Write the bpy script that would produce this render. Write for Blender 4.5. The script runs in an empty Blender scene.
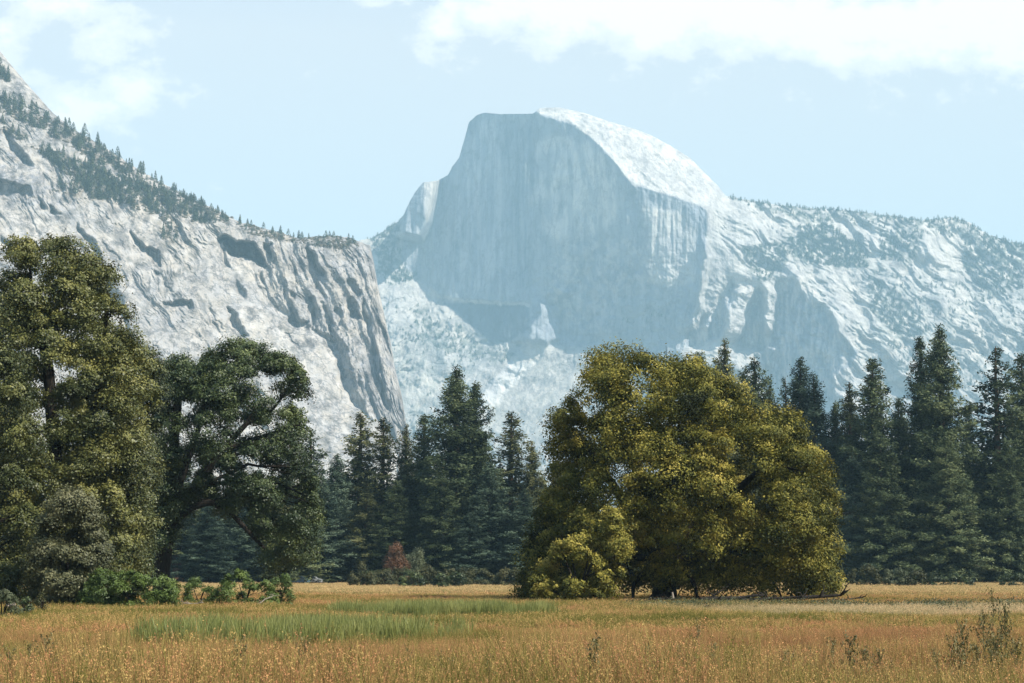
import bpy, math, random
import numpy as np
R = math.radians
scene = bpy.context.scene
COL = scene.collection
F = 1950.0; CAMH = 2.0; HOR = 573.0
PITCH = math.atan((HOR-341.5)/F)
SP, CP = math.sin(PITCH), math.cos(PITCH)

def P(px, py, Y):
    """world point at forward distance Y that the camera sees at (px, py)"""
    px = np.asarray(px, float); py = np.asarray(py, float)
    v = (341.5-py)/F
    dy = CP-SP*v
    return np.stack(np.broadcast_arrays((px-512)/F/dy*Y, Y*np.ones_like(px), CAMH+(SP+v*CP)/dy*Y), -1)

# ------------------------------------------------------------ noise
_rs = np.random.RandomState(11)
_perm = np.tile(_rs.permutation(256), 3)
_ang = _rs.rand(256)*2*np.pi
_gx, _gy = np.cos(_ang), np.sin(_ang)
def pn(x, y, seed=0):
    x = np.asarray(x, float)+seed*17.31; y = np.asarray(y, float)+seed*9.77
    xi = np.floor(x).astype(int); yi = np.floor(y).astype(int)
    xf = x-xi; yf = y-yi
    u = xf*xf*xf*(xf*(xf*6-15)+10); v = yf*yf*yf*(yf*(yf*6-15)+10)
    def g(ix, iy, fx, fy):
        h = _perm[_perm[ix & 255]+(iy & 255)]
        return _gx[h]*fx+_gy[h]*fy
    a = g(xi, yi, xf, yf); b = g(xi+1, yi, xf-1, yf)
    c = g(xi, yi+1, xf, yf-1); d = g(xi+1, yi+1, xf-1, yf-1)
    return (a+(b-a)*u)*(1-v)+(c+(d-c)*u)*v
def fbm(x, y, o=4, seed=0, gain=.5):
    s = 0; a = 1
    for k in range(o):
        s = s+a*pn(x*2**k, y*2**k, seed+k*3); a *= gain
    return s
def ridged(x, y, o=4, seed=0, gain=.5):
    s = 0; a = 1
    for k in range(o):
        s = s+a*(1-2.4*np.abs(pn(x*2**k, y*2**k, seed+k*3))); a *= gain
    return s
def inpoly(x, y, poly):
    poly = np.asarray(poly, float)
    r = np.zeros(np.shape(x), bool)
    n = len(poly); j = n-1
    for i in range(n):
        xi, yi = poly[i]; xj, yj = poly[j]
        if yi != yj:
            c = ((yi > y) != (yj > y)) & (x < (xj-xi)*(y-yi)/(yj-yi)+xi)
            r ^= c
        j = i
    return r
def segdist(x, y, pts):
    d = np.full(np.shape(x), 1e9)
    for (x0, y0), (x1, y1) in zip(pts[:-1], pts[1:]):
        vx, vy = x1-x0, y1-y0
        t = np.clip(((x-x0)*vx+(y-y0)*vy)/(vx*vx+vy*vy+1e-9), 0, 1)
        d = np.minimum(d, np.hypot(x-x0-t*vx, y-y0-t*vy))
    return d
def blur(a, n):
    if n <= 0: return a
    k = np.ones(2*n+1)/(2*n+1)
    for _ in range(2):
        for ax in (0, 1):
            p = np.pad(a, [(n, n) if i == ax else (0, 0) for i in (0, 1)], mode='edge')
            c = np.cumsum(np.insert(p, 0, 0, axis=ax), axis=ax)
            a = (np.take(c, range(2*n+1, c.shape[ax]), ax)-np.take(c, range(0, c.shape[ax]-2*n-1), ax))/(2*n+1)
    return a

# ------------------------------------------------------------ object helpers
def tag(o, label=None, cat=None, group=None, kind=None):
    if label: o['label'] = label
    if cat: o['category'] = cat
    if group: o['group'] = group
    if kind: o['kind'] = kind
    return o
def empty(name, loc=(0, 0, 0), rz=0):
    o = bpy.data.objects.new(name, None); COL.objects.link(o)
    o.empty_display_size = .2
    o.location = loc; o.rotation_euler = (0, 0, rz); return o
def raw_mesh(name, V, FQ, mat=None, smooth=False, tone=None, col=None):
    V = np.ascontiguousarray(V, dtype=np.float32)
    me = bpy.data.meshes.new(name)
    FQ = np.asarray(FQ, dtype=np.int32); k = FQ.shape[1]
    me.vertices.add(len(V)); me.vertices.foreach_set('co', V.ravel())
    me.loops.add(FQ.size); me.loops.foreach_set('vertex_index', FQ.ravel())
    me.polygons.add(len(FQ)); me.polygons.foreach_set('loop_start', np.arange(0, FQ.size, k, dtype=np.int32))
    me.update(calc_edges=True)
    me.polygons.foreach_set('use_smooth', np.full(len(FQ), smooth, dtype=bool))
    if tone is not None:
        a = me.attributes.new('tone', 'FLOAT', 'POINT'); a.data.foreach_set('value', np.asarray(tone, np.float32))
    if col is not None:
        a = me.attributes.new('rock', 'FLOAT_COLOR', 'POINT')
        c = np.ones((len(V), 4), np.float32); c[:, :3] = col; a.data.foreach_set('color', c.ravel())
    if mat: me.materials.append(mat)
    return me
def add(name, me, parent=None, loc=None):
    o = bpy.data.objects.new(name, me); COL.objects.link(o)
    if parent: o.parent = parent
    if loc is not None: o.location = loc
    return o
class Q:
    """collects quads (triangles are given as degenerate quads)"""
    def __init__(s): s.v = []; s.f = []; s.t = []; s.n = 0
    def add(s, V, Fq, tone=0.5):
        V = np.asarray(V, float); Fq = np.asarray(Fq, int)
        s.v.append(V); s.f.append(Fq+s.n); s.n += len(V)
        s.t.append(np.broadcast_to(np.asarray(tone, float), (len(V),)))
    def mesh(s, name, mat, smooth=False):
        return raw_mesh(name, np.concatenate(s.v), np.concatenate(s.f), mat, smooth, np.concatenate(s.t))
    def tube(s, pts, rad, n=7, tone=.5):
        pts = np.asarray(pts, float); m = len(pts)
        rad = np.broadcast_to(np.asarray(rad, float), (m,))
        t = np.gradient(pts, axis=0); t /= np.linalg.norm(t, axis=1)[:, None]+1e-9
        ref = np.array([0, 0, 1.]) if abs(t[0][2]) < .8 else np.array([1., 0, 0])
        u = np.cross(t, ref); u /= np.linalg.norm(u, axis=1)[:, None]+1e-9
        w = np.cross(t, u)
        a = np.arange(n)/n*2*np.pi
        ring = u[:, None, :]*np.cos(a)[None, :, None]+w[:, None, :]*np.sin(a)[None, :, None]
        V = (pts[:, None, :]+ring*rad[:, None, None]).reshape(-1, 3)
        i = np.arange(m-1)[:, None]*n; j = np.arange(n)[None, :]; k = (j+1) % n
        Fq = np.stack([i+j, i+k, i+n+k, i+n+j], -1).reshape(-1, 4)
        s.add(V, Fq, tone)
    def box(s, c, h, tone=.5):
        c = np.array(c, float); h = np.array(h, float)
        g = np.array([[x, y, z] for x in (-1, 1) for y in (-1, 1) for z in (-1, 1)])*h+c
        s.add(g, [[0, 1, 3, 2], [4, 6, 7, 5], [0, 4, 5, 1], [2, 3, 7, 6], [0, 2, 6, 4], [1, 5, 7, 3]], tone)
    def leaves(s, C, N, size, tone, rs, asp=.55):
        n = len(C); N = N/(np.linalg.norm(N, axis=1)[:, None]+1e-9)
        r = rs.normal(size=(n, 3))
        u = np.cross(N, r); u /= np.linalg.norm(u, axis=1)[:, None]+1e-9
        w = np.cross(N, u)
        size = np.broadcast_to(size, (n,))[:, None]
        V = np.stack([C-u*size, C+w*size*asp, C+u*size, C-w*size*asp], 1).reshape(-1, 3)
        Fq = np.arange(n*4).reshape(n, 4)
        s.add(V, Fq, np.repeat(np.broadcast_to(tone, (n,)), 4))

# ------------------------------------------------------------ materials
def new_mat(name):
    m = bpy.data.materials.new(name); m.use_nodes = True
    nt = m.node_tree; nt.nodes.clear()
    out = nt.nodes.new('ShaderNodeOutputMaterial')
    return m, nt, out
def N_(nt, typ, **kw):
    n = nt.nodes.new(typ)
    for k, v in kw.items():
        if k.startswith('i_'):
            key = k[2:]
            key = int(key) if key.isdigit() else key.replace('_', ' ')
            n.inputs[key].default_value = v
        else: setattr(n, k, v)
    return n
def math_(nt, op, a, b=None, clamp=False):
    n = nt.nodes.new('ShaderNodeMath'); n.operation = op; n.use_clamp = clamp
    for i, x in enumerate((a, b)):
        if x is None: continue
        if isinstance(x, (int, float)): n.inputs[i].default_value = x
        else: nt.links.new(x, n.inputs[i])
    return n.outputs[0]
def mix_(nt, fac, a, b, blend='MIX'):
    n = nt.nodes.new('ShaderNodeMix'); n.data_type = 'RGBA'; n.blend_type = blend
    for s, x in ((n.inputs[0], fac), (n.inputs[6], a), (n.inputs[7], b)):
        if isinstance(x, (int, float)): s.default_value = x
        elif isinstance(x, tuple): s.default_value = (*x[:3], 1)
        else: nt.links.new(x, s)
    return n.outputs[2]
def ramp_(nt, fac, stops, interp='LINEAR'):
    n = nt.nodes.new('ShaderNodeValToRGB'); n.color_ramp.interpolation = interp
    els = n.color_ramp.elements
    while len(els) < len(stops): els.new(.5)
    for e, (p, c) in zip(els, stops):
        e.position = p; e.color = (*c[:3], 1) if isinstance(c, tuple) else (c, c, c, 1)
    nt.links.new(fac, n.inputs[0]); return n.outputs[0]
def noise_(nt, vec, scale, detail=3, rough=.55):
    n = nt.nodes.new('ShaderNodeTexNoise'); n.inputs['Scale'].default_value = scale
    n.inputs['Detail'].default_value = detail; n.inputs['Roughness'].default_value = rough
    nt.links.new(vec, n.inputs['Vector']); return n.outputs[0]
def mapping_(nt, vec, scale=(1, 1, 1), rot=(0, 0, 0), loc=(0, 0, 0)):
    n = nt.nodes.new('ShaderNodeMapping'); nt.links.new(vec, n.inputs[0])
    n.inputs['Scale'].default_value = scale; n.inputs['Rotation'].default_value = rot; n.inputs['Location'].default_value = loc
    return n.outputs[0]

def leaf_mat(name, cols, trans=.25, rough=.55, scale=.35, spec=.3):
    """foliage: colour by leaf tone and by slow patches through the crown"""
    m, nt, out = new_mat(name)
    at = N_(nt, 'ShaderNodeAttribute', attribute_name='tone')
    geo = N_(nt, 'ShaderNodeNewGeometry')
    oi = N_(nt, 'ShaderNodeObjectInfo')
    n = noise_(nt, geo.outputs['Position'], scale, 2)
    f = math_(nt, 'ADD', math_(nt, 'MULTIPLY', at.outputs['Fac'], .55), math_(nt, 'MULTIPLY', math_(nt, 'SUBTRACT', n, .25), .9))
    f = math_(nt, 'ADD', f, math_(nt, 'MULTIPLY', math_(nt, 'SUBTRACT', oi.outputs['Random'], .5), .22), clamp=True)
    c = ramp_(nt, f, [(i/(len(cols)-1), c) for i, c in enumerate(cols)])
    b = N_(nt, 'ShaderNodeBsdfPrincipled'); nt.links.new(c, b.inputs['Base Color'])
    b.inputs['Roughness'].default_value = rough; b.inputs['Specular IOR Level'].default_value = spec
    t = N_(nt, 'ShaderNodeBsdfTranslucent'); nt.links.new(c, t.inputs['Color'])
    mx = N_(nt, 'ShaderNodeMixShader'); mx.inputs[0].default_value = trans
    nt.links.new(b.outputs[0], mx.inputs[1]); nt.links.new(t.outputs[0], mx.inputs[2])
    nt.links.new(mx.outputs[0], out.inputs[0]); return m
def bark_mat(name, c1, c2):
    m, nt, out = new_mat(name)
    tc = N_(nt, 'ShaderNodeTexCoord')
    n = noise_(nt, mapping_(nt, tc.outputs['Object'], (6, 6, 1.2)), 1.5, 5)
    c = ramp_(nt, n, [(.3, c1), (.7, c2)])
    b = N_(nt, 'ShaderNodeBsdfPrincipled'); nt.links.new(c, b.inputs['Base Color']); b.inputs['Roughness'].default_value = .95; b.inputs['Specular IOR Level'].default_value = .1
    bp = N_(nt, 'ShaderNodeBump'); bp.inputs['Strength'].default_value = .6; bp.inputs['Distance'].default_value = .05
    nt.links.new(n, bp.inputs['Height']); nt.links.new(bp.outputs[0], b.inputs['Normal'])
    nt.links.new(b.outputs[0], out.inputs[0]); return m
def plain_mat(name, c, rough=.6, metal=0, noise=.12):
    m, nt, out = new_mat(name)
    tc = N_(nt, 'ShaderNodeTexCoord'); n = noise_(nt, tc.outputs['Object'], 3, 4)
    b = N_(nt, 'ShaderNodeBsdfPrincipled')
    cc = ramp_(nt, n, [(.3, tuple(x*(1-noise) for x in c)), (.7, tuple(min(1, x*(1+noise)) for x in c))])
    nt.links.new(cc, b.inputs['Base Color'])
    b.inputs['Roughness'].default_value = rough; b.inputs['Metallic'].default_value = metal
    nt.links.new(b.outputs[0], out.inputs[0]); return m
HAZE_D = .91e-4
FAR = 1.36     # the mountains stand this much farther than first paced out
# ------------------------------------------------------------ camera, light, sky, haze
cam = bpy.data.cameras.new('camera'); camo = bpy.data.objects.new('camera', cam); COL.objects.link(camo)
cam.sensor_width = 36; cam.lens = 36*F/1024; cam.clip_start = .5; cam.clip_end = 60000
camo.location = (0, 0, CAMH); camo.rotation_euler = (R(90)+PITCH, 0, 0)
scene.camera = camo
SUN_EL, SUN_AZ = R(46), R(117)      # azimuth clockwise from +Y (the view direction); +X is to the right
sd = np.array([math.sin(SUN_AZ)*math.cos(SUN_EL), math.cos(SUN_AZ)*math.cos(SUN_EL), math.sin(SUN_EL)])
su = bpy.data.lights.new('sun', 'SUN'); suo = bpy.data.objects.new('sun', su); COL.objects.link(suo)
su.energy = 5.0; su.angle = R(.53); su.color = (1, .94, .83)
suo.rotation_euler = (R(90)-SUN_EL, 0, math.atan2(sd[0], -sd[1]))
w = bpy.data.worlds.new('World'); scene.world = w; w.use_nodes = True
nt = w.node_tree; nt.nodes.clear()
wo = nt.nodes.new('ShaderNodeOutputWorld'); bg = nt.nodes.new('ShaderNodeBackground')
sky = nt.nodes.new('ShaderNodeTexSky'); sky.sky_type = 'NISHITA'; sky.sun_disc = False
sky.sun_elevation = SUN_EL; sky.sun_rotation = SUN_AZ; sky.altitude = 1200; sky.air_density = 1.0; sky.dust_density = .6; sky.ozone_density = 1.2
tc = nt.nodes.new('ShaderNodeTexCoord'); sep = nt.nodes.new('ShaderNodeSeparateXYZ'); nt.links.new(tc.outputs['Generated'], sep.inputs[0])
yy = math_(nt, 'MAXIMUM', sep.outputs[1], .05)
u = math_(nt, 'DIVIDE', sep.outputs[0], yy); v = math_(nt, 'DIVIDE', sep.outputs[2], yy)
def UV(px, py):
    p = P(px, py, 1.0); return p[..., 0]/p[..., 1], (p[..., 2]-CAMH)/p[..., 1]
def blob(px, py, rx, ry, amp=1.0):
    cu, cv = UV(px, py); a = math_(nt, 'MULTIPLY', math_(nt, 'SUBTRACT', u, float(cu)), F/rx)
    b = math_(nt, 'MULTIPLY', math_(nt, 'SUBTRACT', v, float(cv)), F/ry)
    d = math_(nt, 'ADD', math_(nt, 'MULTIPLY', a, a), math_(nt, 'MULTIPLY', b, b))
    return math_(nt, 'MULTIPLY', math_(nt, 'POWER', 2.718, math_(nt, 'MULTIPLY', d, -1.0)), amp)
acc = None
for b_ in [(60, 112, 75, 34, 1.1), (132, 84, 48, 30, .9), (105, 55, 40, 40, .6), (60, 4, 90, 22, .8), (5, 50, 40, 55, .75),
           (25, 95, 60, 40, .7), (140, 100, 50, 24, .4), (440, 25, 40, 34, .8), (500, 8, 90, 36, 1.0), (600, 2, 120, 48, 1.2), (720, 12, 150, 50, 1.3),
           (850, 28, 150, 50, 1.3), (980, 18, 150, 56, 1.25), (1150, 20, 200, 80, 1.2), (370, 2, 34, 12, .55), (650, 38, 90, 30, .5),
           (-250, 60, 200, 70, 1), (1500, 100, 300, 80, 1), (300, -250, 300, 90, 1)]:
    g = blob(*b_); acc = g if acc is None else math_(nt, 'MAXIMUM', acc, g)
comb = nt.nodes.new('ShaderNodeCombineXYZ'); nt.links.new(u, comb.inputs[0]); nt.links.new(v, comb.inputs[1])
n1 = noise_(nt, mapping_(nt, comb.outputs[0], (1, 1.5, 1)), 34, 9, .66)
n2 = noise_(nt, mapping_(nt, comb.outputs[0], (1, 1.3, 1), loc=(3, 2, 0)), 9, 6, .6)
dens = math_(nt, 'ADD', acc, math_(nt, 'MULTIPLY', math_(nt, 'SUBTRACT', n1, .5), 2.4))
dens = math_(nt, 'ADD', dens, math_(nt, 'MULTIPLY', math_(nt, 'SUBTRACT', n2, .5), .9))
cl = ramp_(nt, dens, [(.30, 0.0), (.62, .5), (1.1, 1.0)], 'EASE')
low = ramp_(nt, sep.outputs[2], [(.0, 1.0), (.27, 1.0), (.42, 0.0)])   # the pale band of air near the horizon
skyc = mix_(nt, math_(nt, 'MULTIPLY', low, .6), sky.outputs[0], (5.3, 4.65, 3.85))
col = mix_(nt, math_(nt, 'MULTIPLY', cl, .95), skyc, (6.3, 5.9, 5.4))
nt.links.new(col, bg.inputs[0]); bg.inputs[1].default_value = .12
nt.links.new(bg.outputs[0], wo.inputs[0])
vs = scene.view_settings; vs.view_transform = 'Standard'; vs.look = 'None'; vs.gamma = 1; vs.use_curve_mapping = False
vs.exposure = 1.06
scene.cycles.max_bounces = 6; scene.cycles.diffuse_bounces = 3; scene.cycles.transmission_bounces = 3; scene.cycles.glossy_bounces = 2
scene.cycles.volume_bounces = 0; scene.cycles.use_denoising = True
scene.cycles.sample_clamp_indirect = 4

m, nt, out = new_mat('haze_air')
pv = nt.nodes.new('ShaderNodeVolumePrincipled')
pv.inputs['Color'].default_value = (.50, .84, 1.0, 1); pv.inputs['Density'].default_value = HAZE_D
pv.inputs['Anisotropy'].default_value = 0.0
nt.links.new(pv.outputs[0], out.inputs['Volume'])
q = Q(); q.box((0, 4500, 1135), (11500, 9000, 1145))
hz = add('haze', q.mesh('haze', m)); tag(hz, 'thin pale blue air that fades the distant granite mountains', 'haze', kind='stuff')
# ------------------------------------------------------------ granite mountains
def granite_mat(name, streak_rot, s=1.0, dark=.70, ck=.72, spk=.74):
    m, nt, out = new_mat(name)
    at = N_(nt, 'ShaderNodeAttribute', attribute_name='rock')
    tc = N_(nt, 'ShaderNodeTexCoord')
    o = tc.outputs['Object']
    # water streaks run down the fall line; seams and lichen give the speckle
    st = noise_(nt, mapping_(nt, o, (.03*s, .03*s, .0035*s), (0, streak_rot, 0)), 1.0, 5, .6)
    sp = noise_(nt, o, .035*s, 5, .65)
    big = noise_(nt, o, .006*s, 4, .6)
    c = mix_(nt, 1.0, at.outputs['Color'], ramp_(nt, st, [(.33, (dark, dark*1.01, dark*1.04)), (.5, (1, 1, 1)), (.75, (1.08, 1.06, 1.03))]), 'MULTIPLY')
    c = mix_(nt, 1.0, c, ramp_(nt, sp, [(.34, (spk, spk, spk*.98)), (.47, (1, 1, 1)), (.8, (1.08, 1.07, 1.05))]), 'MULTIPLY')
    c = mix_(nt, 1.0, c, ramp_(nt, big, [(.35, (.86, .87, .9)), (.6, (1.05, 1.03, 1.0))]), 'MULTIPLY')
    cr = noise_(nt, mapping_(nt, o, (.02*s, .02*s, .006*s), (0, streak_rot, 0), (7, 3, 1)), 1.0, 6, .62)
    c = mix_(nt, 1.0, c, ramp_(nt, cr, [(.470, (1, 1, 1)), (.493, (ck, ck, ck*1.04)), (.507, (ck, ck, ck*1.04)), (.53, (1, 1, 1))]), 'MULTIPLY')
    cr2 = noise_(nt, mapping_(nt, o, (.012*s, .012*s, .022*s), (0, streak_rot+.5, 0), (2, 8, 4)), 1.0, 6, .6)
    c = mix_(nt, 1.0, c, ramp_(nt, cr2, [(.485, (1, 1, 1)), (.497, (ck*1.1, ck*1.1, ck*1.13)), (.503, (ck*1.1, ck*1.1, ck*1.13)), (.515, (1, 1, 1))]), 'MULTIPLY')
    b = N_(nt, 'ShaderNodeBsdfPrincipled'); nt.links.new(c, b.inputs['Base Color'])
    b.inputs['Roughness'].default_value = .85; b.inputs['Specular IOR Level'].default_value = .15
    h = math_(nt, 'ADD', sp, math_(nt, 'MULTIPLY', st, .9))
    bp = N_(nt, 'ShaderNodeBump'); bp.inputs['Strength'].default_value = .8; bp.inputs['Distance'].default_value = 9/s
    nt.links.new(h, bp.inputs['Height']); nt.links.new(bp.outputs[0], b.inputs['Normal'])
    nt.links.new(b.outputs[0], out.inputs[0]); return m

def poisson(gx, gz):
    """surface whose slopes come closest to gx (per column) and gz (per row, upwards)"""
    ny, nx = gx.shape
    div = np.zeros_like(gx)
    div[:, :-1] += gx[:, :-1]; div[:, 1:] -= gx[:, :-1]
    g = -gz
    div[:-1, :] += g[:-1, :]; div[1:, :] -= g[:-1, :]
    ext = np.concatenate([div, div[::-1]], 0); ext = np.concatenate([ext, ext[:, ::-1]], 1)
    f = np.fft.fft2(ext)
    ky = np.fft.fftfreq(2*ny)*2*np.pi; kx = np.fft.fftfreq(2*nx)*2*np.pi
    lam = (2*np.cos(ky)-2)[:, None]+(2*np.cos(kx)-2)[None, :]
    lam[0, 0] = 1
    f = f/lam; f[0, 0] = 0
    return np.real(np.fft.ifft2(f))[:ny, :nx]

def steps(n, k, w=.3, seed=None):
    # sheets of exfoliating rock: level slabs that end in sharp edges
    t = n*k; f = np.floor(t); fr = np.clip((t-f)/w, 0, 1)
    return (f+fr*fr*(3-2*fr))/k
class Relief:
    """a rock wall: a sheet of (x, z) with an authored facing for each area, closed by its own back slope"""
    def __init__(s, x0, x1, y0, y1, step, Yb, top):
        s.x0, s.y0, s.step, s.Yb = x0, y0, step, Yb
        s.xs = np.arange(x0, x1+step, step); s.ys = np.arange(y0, y1+step, step)
        s.X, s.Y = np.meshgrid(s.xs, s.ys)
        t = np.array(top, float)
        s.top = np.interp(s.xs, t[:, 0], t[:, 1])
        s.wx = s.X; s.wy = s.Y
    def warp(s, a1, w1, a2=0, w2=1, seed=0):
        s.wx = s.X+a1*fbm(s.X/w1, s.Y/w1, 4, seed)+a2*pn(s.X/w2, s.Y/w2, seed+5)
        s.wy = s.Y+a1*fbm(s.X/w1, s.Y/w1, 4, seed+20)+a2*pn(s.X/w2, s.Y/w2, seed+25)
    def fill(s, arr, poly, val, soft=1, op='set'):
        m = inpoly(s.wx, s.wy, poly).astype(float)
        m = blur(m, soft)
        if op == 'set': arr[:] = arr*(1-m)+val*m
        elif op == 'mul': arr[:] = arr*(1-m+val*m)
        return m
    def build(s, name, depth, col, mat, topjag=0, back=(12, 60, 250)):
        """depth: Y for every grid node.  Rows follow the skyline, then fold over the back."""
        nr = len(s.ys); top = s.top+topjag
        yb = s.ys[-1]
        # rows are re-spaced between the skyline and the foot of the wall
        tt = np.linspace(0, 1, nr)[:, None]
        PY = top[None, :]*(1-tt)+yb*tt
        def samp(a):
            r = np.clip((PY-s.y0)/s.step, 0, nr-1.001); i = r.astype(int); f = r-i
            c = np.arange(len(s.xs))[None, :].repeat(nr, 0)
            if a.ndim == 3: f = f[..., None]
            return a[i, c]*(1-f)+a[i+1, c]*f
        D = samp(depth); C = samp(col)
        # the crest rounds away backwards
        D = D*FAR
        W = P(s.X[0][None, :].repeat(nr, 0), PY, D)
        rows = [W]
        crest = W[0]
        for b in back:
            q_ = crest.copy(); q_[:, 1] += b*1.6; q_[:, 2] -= b*.55+(.0008*b*b)
            q_[:, 0] *= q_[:, 1]/crest[:, 1]
            rows.insert(0, q_[None]); 
        foot = W[-1].copy(); foot[:, 2] = -8; foot[:, 1] -= 30; rows.append(foot[None])
        V = np.concatenate(rows, 0); C = np.concatenate([C[:1].repeat(len(back), 0), C, C[-1:]], 0)
        n, mcol = V.shape[:2]
        idx = np.arange(n*mcol).reshape(n, mcol)
        Fq = np.stack([idx[:-1, :-1], idx[1:, :-1], idx[1:, 1:], idx[:-1, 1:]], -1).reshape(-1, 4)
        V = V.reshape(-1, 3); V[:, 2] = np.maximum(V[:, 2], -8)
        me = raw_mesh(name, V, Fq, mat, True, None, C.reshape(-1, 3))
        o = add(name, me); o['kind'] = 'structure'
        s.D = depth
        return o
    def at(s, px, py):
        i = np.clip(((py-s.y0)/s.step).astype(int), 0, len(s.ys)-1); j = np.clip(((px-s.x0)/s.step).astype(int), 0, len(s.xs)-1)
        return P(px, py, s.D[i, j]*FAR)

# ---- the far mountain: split dome, its shoulders and the apron of slabs below
TOP1 = [(300, 262), (340, 248), (360, 240), (372, 238), (385, 230), (400, 220), (404, 214), (410, 201), (416, 191), (423, 182.5), (438, 180.5), (448, 175), (452, 167), (459, 158), (465, 137),
        (469, 122), (477, 115), (484, 112.5), (500, 114), (533, 113.6), (540, 107.8), (559, 107.4), (584.5, 113), (610, 121.6), (634, 128.6), (652, 135.7), (671, 146), (690, 158),
        (704, 172), (718, 186), (726, 196), (765, 203), (809, 208), (839, 209), (886, 215), (922, 220), (952, 217), (967, 221), (987, 234), (1024, 246), (1100, 270)]
M = Relief(300, 1100, 100, 560, .75, 5900, TOP1)
X, Y = M.X, M.Y
k1 = M.Yb/F                    # metres per pixel there
M.warp(7, 22, 2.2, 5, 1)
gx = np.full(X.shape, .05); gz = np.full(X.shape, .45)
face = [(400, 200), (404, 240), (400, 262), (433, 291), (457, 313), (480, 330), (492, 344), (529, 342), (545, 346), (600, 345), (640, 380), (690, 345), (692, 325), (699, 290), (701, 266), (706, 240), (706, 209),
        (690, 202), (662, 193), (634, 186), (627, 180), (617, 165), (603, 148.5), (587, 134.5), (568, 123), (540, 114.6), (533, 108), (484, 100), (440, 100), (400, 180)]
shade = -1.0
wx0, wy0 = M.wx, M.wy
M.warp(1.6, 14, .8, 4, 2)
M.fill(gx, face, shade, 0); M.fill(gz, face, .12, 0)
# white rounded back of the dome
dome = [(533, 90), (540, 114.6), (568, 123), (587, 134.5), (603, 148.5), (617, 165), (627, 180), (634, 186), (662, 193), (690, 202.5), (706, 209.5), (727, 205), (727, 180), (690, 90)]
M.fill(gx, dome, .55, 0); M.fill(gz, dome, .8, 0)
M.fill(gx, [(640, 171), (650, 178), (664, 190), (655, 190), (645, 181)], -.6, 0)
M.fill(gx, [(640, 183), (655, 192), (662, 193), (652, 184)], .7, 0)
# spire at the left end catches the sun
M.fill(gx, [(424, 178), (439, 178), (436, 196), (428, 220), (423, 215)], .75, 0)
M.fill(gx, [(408, 180), (424, 178), (423, 215), (427, 222), (405, 236), (400, 220)], -.45, 0)
# overhanging roof line low on the face and the darker bay below it
M.fill(gz, [(425, 284), (445, 295), (470, 298), (500, 301), (530, 300), (526, 306), (498, 307), (462, 303), (440, 300)], -.9, 0)
M.fill(gx, [(440, 300), (498, 307), (530, 304), (528, 330), (503, 344), (492, 344), (457, 313)], -.8, 1)
# buttress line across the right half of the face
M.fill(gx, [(650, 205), (695, 212), (699, 285), (680, 287), (640, 285), (646, 240)], -.45, 2)
M.fill(gx, [(690, 208), (706, 212), (704, 240), (700, 266), (694, 300), (690, 285), (699, 250)], -.85, 1)
M.wx, M.wy = wx0, wy0
# lit rock standing out of the shade
lit = [[(543, 302), (549, 304), (556, 320), (562, 338), (545, 344), (527, 343), (535, 322)],
       [(552, 283), (560, 288), (575, 292), (573, 297), (560, 294), (551, 290)],
       [(705, 236), (711, 255), (709, 275), (701, 312), (695, 315), (699, 290), (701, 266)],
       [(729, 292), (752, 288), (746, 318), (738, 344), (720, 340), (724, 312)],
       [(763, 285), (779, 294), (776, 312), (773, 333), (765, 336), (764, 310)],
       [(708, 318), (714, 322), (711, 332), (704, 328)],
       [(676, 352), (700, 348), (740, 350), (780, 348), (770, 362), (740, 372), (690, 368)],
       [(726, 198), (765, 205), (800, 210), (790, 240), (760, 262), (735, 250), (722, 226), (712, 215)],
       [(785, 266), (815, 262), (845, 268), (860, 311), (845, 314), (824, 305), (803, 290)],
       [(910, 263), (945, 266), (967, 280), (979, 323), (987, 345), (946, 305), (915, 290)],
       [(922, 226), (946, 233), (966, 263), (950, 268), (930, 250)],
       [(980, 298), (1100, 296), (1100, 330), (1010, 330)],
       [(842, 384), (860, 365), (885, 370), (900, 400), (850, 410)],
       [(372, 280), (400, 268), (415, 278), (433, 292), (424, 309), (412, 320), (390, 318), (374, 310)],
       [(452, 318), (462, 330), (476, 352), (468, 366), (455, 372), (440, 352), (452, 340)],
       [(508, 363), (537, 362), (515, 384), (494, 407), (478, 425), (470, 420), (482, 393)]]
for p in lit: M.fill(gx, p, .95, 1); M.fill(gz, p, .8, 1)
M.fill(gx, [(722, 212), (745, 222), (752, 240), (738, 262), (722, 250), (714, 228)], -.15, 3)
M.fill(gx, [(740, 262), (760, 268), (770, 282), (752, 288), (738, 282)], -.2, 2)
# shaded gullies of the right wall
sh = [[(733, 276), (738, 290), (729, 309), (721, 337), (700, 345), (684, 350), (688, 335), (703, 320), (724, 297)],
      [(756, 292), (763, 290), (765, 336), (773, 334), (780, 300), (774, 284), (776, 278), (791, 279), (806, 294), (818, 303), (833, 314), (836, 331), (858, 352), (850, 366), (832, 372), (833, 400), (779, 400), (760, 352), (738, 343), (748, 318)]]
for p in sh: M.fill(gx, p, -1.15, 1); M.fill(gz, p, .1, 1)
M.fill(gx, [(846, 338), (872, 340), (905, 365), (912, 390), (892, 384), (866, 362)], -.4, 3)
M.fill(gx, [(885, 372), (905, 380), (915, 410), (896, 415)], -.4, 2)
M.fill(gz, [(846, 338), (872, 340), (905, 365), (912, 390), (892, 384), (866, 362)], .3, 3)
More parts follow.
